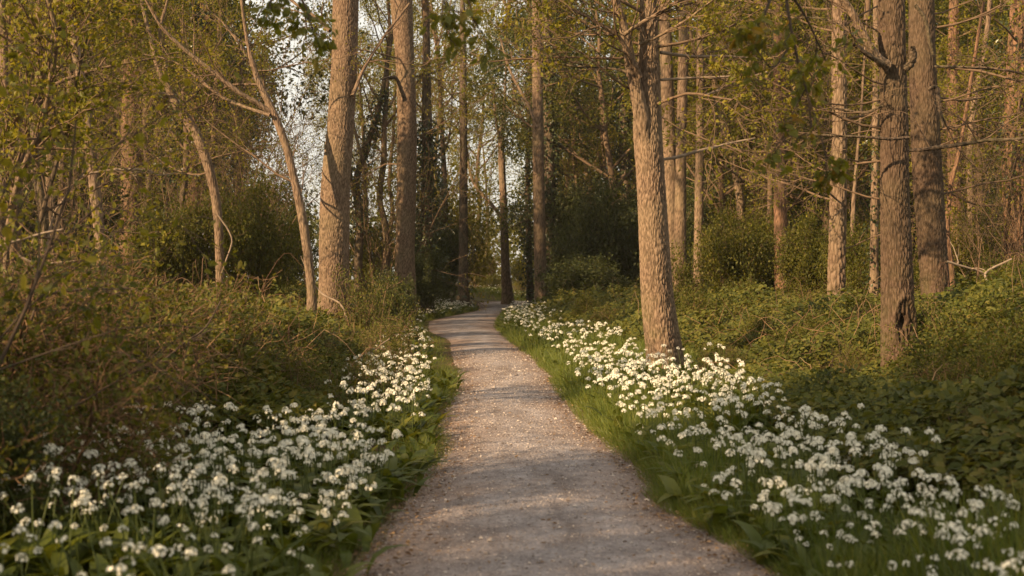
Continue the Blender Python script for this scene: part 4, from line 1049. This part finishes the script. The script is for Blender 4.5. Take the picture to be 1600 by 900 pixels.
def build_grass():
    rng = RNG(111); mb = MB()
    def strip(n, d0, d1, e0, e1, side, l0, l1, pw=1.0, wd=.32):
        d = d0 * (d1 / d0) ** rng.random(n); e = e0 + (e1 - e0) * rng.random(n) ** pw
        x = np.where(side < 0, XL(d) - e, XR(d) + e)
        e2 = e + n2(x, d, 1.6, 71) * .10; k = (e2 > e0 + .03 * (l0 > .1)); d, x, e = d[k], x[k], e[k]; m = len(d)
        tuft = .55 + .75 * (n2(x, d, 3.0, 72) * .5 + .5)
        L = rng.uniform(l0, l1, m) * tuft * (.45 + .55 * sstep(e0, e0 + .22, e)) * np.maximum(1, d / 16) ** .4
        pos = np.stack([x, d, ground_z(x, d) - .005], 1)
        lean = rng.normal(0, .45, (m, 3)); lean[:, 2] = 1
        lean[:, 0] += -side * .35 * (1 - sstep(e0, e0 + .25, e))
        mb.stamp(T_BLADE, pos, lean, rng.normal(0, 1, (m, 3)) + np.array([0, -.4, .3]), L, 0, wid=wd * rng.uniform(.7, 1.3, m) * np.maximum(1, d / 9) ** .5)
    strip(60000, 3.0, 17, -.07, .62, 1, .08, .24)
    strip(16000, 15, 46, -.05, .9, 1, .08, .20)
    strip(14000, 15, 30, .5, 2.1, 1, .12, .26)
    strip(11000, 2.6, 4.8, .3, 1.3, 1, .20, .42)
    strip(15000, 3.0, 16, -.06, .30, -1, .05, .15)
    strip(6000, 15, 50, .02, .5, -1, .05, .12)
    # verge beyond the end of the path
    n = 9000; x = rng.uniform(-4, 9, n); d = rng.uniform(70.5, 79, n); e = edge_dist(x, d)[0]; k = e > .05; x, d = x[k], d[k]; n = len(x)
    mb.stamp(T_BLADE, np.stack([x, d, ground_z(x, d)], 1), rng.normal(0, .4, (n, 3)) + np.array([0, 0, 1]), rng.normal(0, 1, (n, 3)), rng.uniform(.12, .3, n), 0, wid=1.2)
    tag(link('grass', mb.mesh('grass', [M['grass']])), 'green grass fringing both edges of the path', 'grass', kind='stuff')

def build_litter():
    rng = RNG(121); mb = MB()
    n = 8500; d = 3.0 * (22 / 3.0) ** rng.random(n); side = np.where(rng.random(n) < .5, -1, 1)
    e = np.abs(rng.normal(0, .13, n)) * np.where(rng.random(n) < .72, -1, .6) - .0
    far = rng.random(n) < .09; e = np.where(far, -rng.uniform(0, .8, n), e)
    x = np.where(side < 0, XL(d) - e, XR(d) + e)
    zz = np.maximum(ground_z(x, d), 0) + .022 + .018 * sstep(0, -.4, e)
    mb.stamp(T_L6, np.stack([x, d, zz], 1), rng.normal(0, 1, (n, 3)) * np.array([1, 1, .12]), rng.normal(0, .3, (n, 3)) + np.array([0, 0, 1]), rng.uniform(.007, .028, n), 0, wid=rng.uniform(.5, 1.3, n))
    tag(link('fallen_leaves', mb.mesh('fallen_leaves', [M['litter']])), 'small brown dead leaves scattered on the gravel and along its edges', 'leaves', kind='stuff')
    n = 30000; mb = MB()
    d = 2.8 * (20 / 2.8) ** rng.random(n); u = rng.random(n); l, r = XL(d) - .02, XR(d) + .02
    x = l + (r - l) * u; z = .006 + .028 * (1 - (2 * u - 1) ** 2) + n2(x, d, 1.3, 31) * .010 * (1 - (2 * u - 1) ** 4)
    s = .0024 * rng.lognormal(0, .55, n) * np.maximum(1, d / 7) ** .5
    O = np.array([(1, 0, 0), (0, 1, 0), (-1, 0, 0), (0, -1, 0), (0, 0, .75), (0, 0, -.5)], float)
    V = O[None] * s[:, None, None] * rng.uniform(.6, 1.4, (n, 6, 1))
    a = rng.uniform(0, 6.28, n); ca, sa = np.cos(a)[:, None], np.sin(a)[:, None]
    V = np.stack([V[..., 0] * ca - V[..., 1] * sa, V[..., 0] * sa + V[..., 1] * ca, V[..., 2]], -1) + np.stack([x, d, z + s * .25], 1)[:, None]
    tri = np.array([(0, 1, 4), (1, 2, 4), (2, 3, 4), (3, 0, 4), (1, 0, 5), (2, 1, 5), (3, 2, 5), (0, 3, 5)])
    mb.add(V.reshape(-1, 3), tris=(np.arange(n)[:, None, None] * 6 + tri[None]).reshape(-1, 3), smooth=False)
    tag(link('grit', mb.mesh('grit', [M['pebble']])), 'loose grit and small stones lying on the path', 'grit', kind='stuff')
build_brambles(); build_grass(); build_litter()

# ------------------------------------------------------------------ wild garlic
def gar_tpl(seed):
    rng = RNG(seed); u = np.array([0, .2, .45, .7, .88, 1.0]); w = np.array([.025, .085, .125, .105, .055, .0]) * rng.uniform(.85, 1.2)
    c = np.array([0, .05, .07, .02, -.07, -.16]) * rng.uniform(.6, 1.8)
    tv = []
    for i in range(6): tv += [(u[i], w[i], c[i] + w[i] * .35), (u[i], 0, c[i]), (u[i], -w[i], c[i] + w[i] * .35)]
    tf = []
    for i in range(5):
        for j in (0, 1): tf.append((i * 3 + j, i * 3 + j + 1, i * 3 + j + 4, i * 3 + j + 3))
    return np.array(tv, float), tf
GT = [gar_tpl(i) for i in (1, 2, 3)]
PET = (np.array([(0, 0, 0), (.5, .24, .06), (1, 0, .02), (.5, -.24, .06)]), [(0, 1, 2, 3)])

def head_geo(mb, rng, centers, R, nfl, npet, mp, ms, plen=.0112):
    """rounded umbels of little six-petalled stars."""
    n = len(centers)
    i = np.arange(nfl) + .5; ct = 1 - i / nfl * 1.08; phi = i * 2.39996
    st = np.sqrt(np.clip(1 - ct * ct, 0, 1))
    D = np.stack([st * np.cos(phi), st * np.sin(phi), ct], 1)
    rot = rng.uniform(0, 6.28, n); c, s = np.cos(rot)[:, None], np.sin(rot)[:, None]
    DD = np.stack([D[None, :, 0] * c - D[None, :, 1] * s, D[None, :, 0] * s + D[None, :, 1] * c, np.broadcast_to(D[None, :, 2], (n, nfl))], -1)
    DD = unit(DD + rng.normal(0, .16, DD.shape)); keep = rng.random((n, nfl)) < rng.uniform(.45, 1.0, (n, 1))
    RR = np.broadcast_to(np.asarray(R, float), (n,))
    pos = centers[:, None] + DD * RR[:, None, None] * rng.uniform(.62, 1.16, (n, nfl, 1))
    pos = pos[keep]; dd = DD[keep]; sc = np.repeat(RR[:, None], nfl, 1)[keep] / .024
    u = unit(np.cross(dd, rng.normal(0, 1, dd.shape))); v = np.cross(dd, u)
    for k in range(npet):
        a = k / npet * 6.2832
        pd = u * math.cos(a) + v * math.sin(a) + dd * .25
        mb.stamp(PET, pos, pd, dd, plen * sc * (1.0 if npet == 6 else 1.15), mp, wid=1.0 if npet == 6 else 1.7)
    return pos, dd

def make_variant(seed):
    rng = RNG(seed); H = rng.uniform(.25, .36)
    lean = np.array([rng.normal(0, .045), rng.normal(0, .045)])
    t = np.linspace(0, 1, 7)
    P = np.stack([lean[0] * t ** 1.6, lean[1] * t ** 1.6, -.02 + (H + .02) * t], 1)
    ms = MB(); ms.tubes(P, np.linspace(.0032, .0022, 7), 5, 0)
    top = P[-1]; c = top + np.array([0, 0, .012])
    mh = MB(); pos, dd = head_geo(mh, rng, c[None], .0240 * rng.uniform(.65, 1.15), int([20, 15, 18, 8, 22, 13, 10][seed % 7]), 6, 0, 1)
    ped = np.stack([np.broadcast_to(top, pos.shape), .5 * (pos + top) + dd * .002, pos], 1)
    mh.tubes(ped, np.full(ped.shape[:2], .0007), 3, 1)
    lv = []
    for i in range(3):
        a = rng.uniform(0, 6.28); el = rng.uniform(.75, 1.6)
        ml = MB(); ml.stamp(GT[i], np.zeros((1, 3)), np.array([[math.cos(a), math.sin(a), el]]), np.array([[-math.cos(a) * .8, -math.sin(a) * .8, .9]]), rng.uniform(.17, .27), 0, wid=rng.uniform(.9, 1.25), smooth=True)
        lv.append(ml.mesh('leaf', [M['garlic']]))
    return mh.mesh('flower_head', [M['petal'], M['stem']]), ms.mesh('stem', [M['stem']]), lv

def build_garlic():
    rng = RNG(131)
    V = [make_variant(200 + i) for i in range(7)]
    R = [  # d0, d1, e0, e1, side, heads per square metre
        (2.9, 7.6, .10, 1.4, -1, 140), (2.9, 5.6, 1.4, 2.4, -1, 50), (8.5, 11.5, .18, .85, -1, 80), (11.5, 13.6, .28, 1.0, -1, 75), (13.6, 21, .35, 1.0, -1, 24), (23, 34, .45, 1.2, -1, 18), (34, 50, .15, 1.7, -1, 22),
        (2.9, 5.6, .02, .78, 1, 140), (5.6, 9.2, .12, 1.05, 1, 120), (9.2, 11.5, .2, 1.25, 1, 85), (11.2, 15.6, .14, .95, 1, 70), (11.5, 13.8, .95, 1.6, 1, 26), (15.6, 24, .2, 1.3, 1, 20), (24, 50, .15, 1.4, 1, 16)]
    pts = []
    for ri, (d0, d1, e0, e1, side, den) in enumerate(R):
        n = int((d1 - d0) * (e1 - e0) * den); d = rng.uniform(d0, d1, n); e = rng.uniform(e0, e1, n)
        x = XL(d) - e if side < 0 else XR(d) + e
        k = n2(x, d, 1.5, 141) * 1.1 + rng.normal(0, .2, n) > -.34 if d1 < 30 else n2(x, d, .5, 141) > -.2
        for a, b, c in zip(x[k], d[k], e[k]): pts.append((a, b, side, c, ri))
    for _ in range(150):
        a, b = rng.uniform(-3.2, 3.4), rng.uniform(72, 77)
        if edge_dist(np.array([a]), np.array([b]))[0][0] > .6: pts.append((a, b, 0, 1, 99))
    pts = np.array(pts); z = ground_z(pts[:, 0], pts[:, 1])
    inframe = (np.abs(pts[:, 0]) / pts[:, 1] < .405) & ((EYE - .36 - z) / pts[:, 1] < .232)
    order = np.argsort(np.where(inframe, pts[:, 1], 999)); chosen = order[:300]; rest = order[300:]
    labels = {(-1, 0): ('wild garlic plant with a white flower head in the drift at the bottom left', 'wild garlic in the bottom left drift'),
              (1, 0): ('wild garlic plant with a white flower head in the nearest part of the right drift', 'wild garlic at the near end of the right drift'),
              (1, 1): ('wild garlic plant with a white flower head further up the right drift', 'wild garlic further up the right drift'),
              (-1, 1): ('wild garlic plant with a white flower head at the upper edge of the left drift', 'wild garlic at the back of the left drift')}
    for i in chosen:
        x, d, side, e, ri = pts[i]; lab, grp = labels[(int(side), int(d > 5.4))]
        mh, ms, lv = V[rng.integers(len(V))]
        s = rng.uniform(.66, 1.08) * (.72 if e < .2 else 1.0)
        r = empty('wild_garlic', (x, d, z[i]), lab, 'wild garlic', grp, rng.uniform(0, 6.28), s)
        r.rotation_euler = (rng.normal(0, .13), rng.normal(0, .13), rng.uniform(0, 6.28))
        link('flower_head', mh, r); link('stem', ms, r)
        for l in lv: link('leaf', l, r)
    # everything else, near extra leaves included, as one mass
    mb = MB(); x, d, zz = pts[rest, 0], pts[rest, 1], z[rest]; n = len(rest)
    h = rng.uniform(.15, .36, n) * np.where(pts[rest, 3] < .2, .75, 1); base = np.stack([x, d, zz], 1)
    top = base + np.stack([rng.normal(0, .03, n), rng.normal(0, .03, n), h], 1)
    near = d < 17
    Rr = .0235 * rng.uniform(.65, 1.15, n)
    head_geo(mb, rng, top[near], Rr[near], 18, 6, 0, 1)
    head_geo(mb, rng, top[~near], Rr[~near] * 1.25, 11, 3, 0, 1)
    mid = .5 * (base + top) + rng.normal(0, .008, (n, 3))
    mb.tubes(np.stack([base, mid, top], 1), np.broadcast_to(np.array([.003, .0026, .0022]), (n, 3)), 4, 1)
    def lf(p, m, l0, l1):
        p = np.repeat(p, m, 0); k = len(p); p = p + np.stack([rng.normal(0, .05, k), rng.normal(0, .05, k), np.full(k, -.01)], 1)
        a = rng.uniform(0, 6.28, k); dv = np.stack([np.cos(a), np.sin(a), rng.uniform(.5, 1.5, k)], 1); nv = np.stack([-np.cos(a) * .8, -np.sin(a) * .8, np.full(k, .9)], 1)
        w = np.array_split(np.arange(k), 3)
        for t, ix in zip(GT, w): mb.stamp(t, p[ix], dv[ix], nv[ix], rng.uniform(l0, l1, len(ix)), 2, wid=rng.uniform(.85, 1.25, len(ix)), smooth=True)
    lf(base[d < 25], 4, .15, .26); lf(base[d >= 25], 3, .2, .34)
    # leaf carpet between the flowers
    for (d0, d1, e0, e1, side, den) in ((2.8, 7.8, .02, 1.5, -1, 95), (2.8, 5.4, 1.5, 2.4, -1, 60), (8, 14, .05, .8, -1, 70), (2.8, 5.6, .16, .8, 1, 70), (5.6, 11.5, .25, 1.0, 1, 60), (11.5, 16, .25, .9, 1, 40)):
        m = int((d1 - d0) * (e1 - e0) * den); dd = rng.uniform(d0, d1, m); ee = rng.uniform(e0, e1, m); xx = XL(dd) - ee if side < 0 else XR(dd) + ee
        lf(np.stack([xx, dd, ground_z(xx, dd)], 1), 1, .13, .25)
    tag(link('garlic_drift', mb.mesh('garlic_drift', [M['petal'], M['stem'], M['garlic']])), 'drifts of white-flowered wild garlic stretching along both sides of the path', 'wild garlic', kind='stuff')
build_garlic()

# ------------------------------------------------------------------ leafy branches hanging in from trees beside the camera
def build_overhang():
    rng = RNG(151)
    def sprig(root, pts, d, dd, nl, lsize, seed, leafm='oakleaf', name='branch'):
        loc = np.array(root.location); m = 7 * len(pts)
        K = np.array([at(p[0], p[1], d + dd * i / (len(pts) - 1)) for i, p in enumerate(pts)]); P = catmull(K, m)
        R = np.interp(np.linspace(0, len(pts) - 1, m), np.arange(len(pts)), [p[2] * .5 / F * d for p in pts])
        mb = MB(); mb.tubes(P - loc, R, 6, 0)
        rg = RNG(seed); br = []; tips = []
        PP = dict(seg=[4, 3], gn=[.2, .25], up=[-.05, -.02], tp=[.4, .5], n=[3, 0], t0=[.2, 0], ang=[48, 0], lr=[.55, 0], rr=[.6, 0], max=1, leaf=0, leaf_from=.5, rmin=.0015)
        for i in range(nl):
            j = int(rg.uniform(.3, 1.0) * (m - 2)); t = unit(P[j + 1] - P[j - 1 if j else 0])
            grow(rg, P[j], t + rg.normal(0, .6, 3), rg.uniform(.08, .2), .003, 0, PP, br, tips)
        emit(mb, br, sides=(4, 3), shift=loc)
        leaves(mb, rg, tips, 2, .012, lsize, 1, tpl=T_L6, up=.5, droop=.5, along=.7, shift=loc)
        link(name, mb.mesh(name, [M['darktwig'], M[leafm]]), root)
    def side_tree(x, y, label, limbs, cr, seed, r0=.2):
        g = gz(x, y); r = empty('tree', (x, y, g), label, 'tree')
        mb = MB(); P = np.linspace((0, 0, -.25), (.1, .05, 5.2), 130); bark_tube(mb, P, np.linspace(r0, r0 * .7, 130), 48, seed, .014, flare=.25)
        link('trunk', mb.mesh('trunk', [M['bark_brown']], 'plate'), r)
        c = link('crown', CR[cr], r); c.location = (.1, .05, 5.1); c.scale = (.6, .6, .6)
        for L in limbs:
            rad = .035
            mb = MB(); L = np.array(L); mm = 10 * len(L); mb.tubes(catmull(L, mm) - np.array([x, y, g]), np.linspace(rad, rad * .08, mm), 8, 0)
            link('limb', mb.mesh('limb', [M['bark_far']]), r)
        return r
    a = side_tree(3.5, 4.6, 'tree outside the right edge whose leafy branch hangs blurred into the top right', [[(3.5, 4.6, 3.0), (2.6, 4.8, 3.15), (1.7, 4.9, 2.75), tuple(at(1225, -70, 5.7))]], 'top', 161)
    sprig(a, [(1225, -75, 7), (1228, -10, 6), (1236, 45, 5), (1248, 100, 4), (1262, 150, 3), (1268, 200, 3)], 5.7, -.1, 4, .048, 1)
    sprig(a, [(1222, -60, 6), (1205, -5, 5), (1190, 30, 4), (1168, 55, 3), (1158, 68, 2)], 5.7, -.3, 5, .050, 2)
    sprig(a, [(1228, -20, 5), (1255, 20, 4), (1275, 60, 3), (1290, 95, 2)], 5.7, .2, 3, .046, 3)
    sprig(a, [(1262, 150, 3), (1276, 190, 2), (1288, 235, 2), (1292, 262, 2)], 5.6, .0, 4, .048, 4)
    sprig(a, [(1240, 60, 4), (1222, 90, 3), (1205, 105, 2), (1180, 75, 2)], 5.65, -.2, 3, .046, 5)
    sprig(a, [(1258, 140, 3), (1240, 175, 2), (1228, 215, 2), (1215, 225, 2)], 5.65, -.1, 3, .046, 6)
    b = side_tree(-3.4, 4.4, 'tree outside the left edge whose high limb dangles dark sprigs at the top', [[(-3.4, 4.4, 3.4), (-2.0, 5.0, 3.5), (-.8, 5.4, 3.1), (-.1, 5.5, 2.85)], [(-3.4, 4.4, 3.0), (-2.4, 5.2, 3.1), tuple(at(450, -60, 5.5))]], 'top', 162, .17)
    sprig(b, [(700, -110, 5), (715, -40, 4), (735, 10, 3), (742, 50, 2)], 5.5, .0, 4, .05, 11)
    sprig(b, [(715, -60, 4), (700, -20, 3), (690, 20, 2), (692, 40, 2)], 5.5, -.1, 4, .045, 12)
    sprig(b, [(450, -70, 5), (462, -20, 4), (478, 12, 3), (486, 40, 2)], 5.5, -.1, 5, .045, 13)
    sprig(b, [(450, -65, 4), (430, -20, 3), (420, 8, 2)], 5.5, .0, 3, .045, 14)
    # leafy bush reaching in from the left, close to the camera
    SH['near'] = proto_shrub(171, 2.7, .95, 'spring', 3, .072, .06, 6, 'darktwig', .38, T_L6, n=(7, 5, 0), zmin=1.15)
    shrub('near', -150, 4.7, 10, None, 'leafy blurred bush close to the camera at the left edge', None, 2.0)
    shrub('near', -330, 5.6, 10, None, 'leafy bush just outside the left edge of the picture', None, 4.0)
    # unseen trees behind and left of the camera, placed to shade the near path
    for x, y, tk, cr, s, lab in ((-4.8, -1.0, 'c', 'air3', .5, 'unseen young leafy tree left of the camera placed to shade the near path'),
                                 (-8.6, -1.6, 'c', 'mid1', .85, 'unseen leafy tree placed for shade left of and behind the camera'),
                                 (-6.2, -3.8, 'c', 'mid2', .8, 'unseen dense tree placed for shade behind the camera on the left'),
                                 (-10.0, -4.2, 'b', 'mid1', .62, 'unseen tall leafy tree placed for shade farther left behind the camera'),
                                 (-3.6, -3.6, 'c', 'air1', .6, 'unseen airy young tree placed for shade close behind the camera')):
        r = empty('tree', (x, y, gz(x, y)), lab, 'tree', None, x, s); link('trunk', TK[tk], r); c = link('crown', CR[cr], r); c.location = (0, 0, TKL[tk] - .6)
build_overhang()

# ------------------------------------------------------------------ light, sky, camera
SUN_EL, SUN_AZ = math.radians(26), math.radians(231)      # azimuth clockwise from +Y: behind and left of the camera
def build_light():
    to_sun = np.array([math.sin(SUN_AZ) * math.cos(SUN_EL), math.cos(SUN_AZ) * math.cos(SUN_EL), math.sin(SUN_EL)])
    L = bpy.data.lights.new('sun', 'SUN'); L.energy = 5.0; L.angle = math.radians(.6); L.color = (1.0, .71, .41)
    o = bpy.data.objects.new('sun', L); C.objects.link(o); o.location = (-20, -20, 20)
    from mathutils import Vector
    o.rotation_euler = Vector(to_sun).to_track_quat('Z', 'Y').to_euler()
    w = bpy.data.worlds.new('World'); scene.world = w; w.use_nodes = True
    nt = w.node_tree; nt.nodes.clear()
    N = lambda t: nt.nodes.new(t)
    sky = N('ShaderNodeTexSky'); sky.sky_type = 'NISHITA'; sky.sun_disc = False
    sky.sun_elevation = SUN_EL; sky.sun_rotation = SUN_AZ; sky.air_density = 1.2; sky.dust_density = 4.0; sky.ozone_density = 1.0
    tc = N('ShaderNodeTexCoord'); nz = N('ShaderNodeTexNoise'); nz.inputs['Scale'].default_value = 2.2; nz.inputs['Detail'].default_value = 5
    mp = N('ShaderNodeMapping'); mp.inputs['Scale'].default_value = (1, 1, 2.4)
    nt.links.new(tc.outputs['Generated'], mp.inputs['Vector']); nt.links.new(mp.outputs[0], nz.inputs['Vector'])
    cr = ramp(nt, nz.outputs['Fac'], [(.35, (.7, .7, .7)), (.65, (1, 1, 1))])
    col = mix_rgba(nt, cr.outputs[0], sky.outputs[0], (4.9, 4.65, 4.1))
    bg = N('ShaderNodeBackground'); bg.inputs['Strength'].default_value = .10
    nt.links.new(col, bg.inputs['Color'])
    out = N('ShaderNodeOutputWorld'); nt.links.new(bg.outputs[0], out.inputs[0])
build_light()

def build_haze(density):
    m, nt, N = new_mat('haze')
    v = N('ShaderNodeVolumePrincipled'); v.inputs['Density'].default_value = density; v.inputs['Color'].default_value = (.92, .88, .80, 1); v.inputs['Anisotropy'].default_value = .2
    out = N('ShaderNodeOutputMaterial'); nt.links.new(v.outputs[0], out.inputs['Volume'])
    a, b = np.array([-425, -305, -3.0]), np.array([425, 905, 26.0])
    V = [(x, y, z) for z in (a[2], b[2]) for y in (a[1], b[1]) for x in (a[0], b[0])]
    mb = MB(); mb.add(V, quads=[(0, 2, 3, 1), (4, 5, 7, 6), (0, 1, 5, 4), (2, 6, 7, 3), (0, 4, 6, 2), (1, 3, 7, 5)], smooth=False)
    tag(link('haze', mb.mesh('haze', [m])), 'thin warm evening haze hanging in the wood', 'haze', kind='stuff')
build_haze(.0004)

cam = bpy.data.cameras.new('camera'); co = bpy.data.objects.new('camera', cam); C.objects.link(co)
cam.sensor_width = 36; cam.lens = 45; cam.shift_y = -10 / 1600
cam.clip_start = .1; cam.clip_end = 2000
co.location = (0, 0, EYE); co.rotation_euler = (math.radians(90), 0, 0)
cam.dof.use_dof = True; cam.dof.focus_distance = 15.5; cam.dof.aperture_fstop = 3.6
scene.camera = co
scene.view_settings.view_transform = 'Standard'; scene.view_settings.look = 'None'
scene.view_settings.exposure = 1.18; scene.view_settings.gamma = 1.0
scene.render.engine = 'CYCLES'
cy = scene.cycles
cy.use_denoising = True
cy.max_bounces = 7; cy.diffuse_bounces = 4; cy.glossy_bounces = 2; cy.transmission_bounces = 4; cy.transparent_max_bounces = 4
cy.caustics_reflective = False; cy.caustics_refractive = False
cy.sample_clamp_indirect = 6
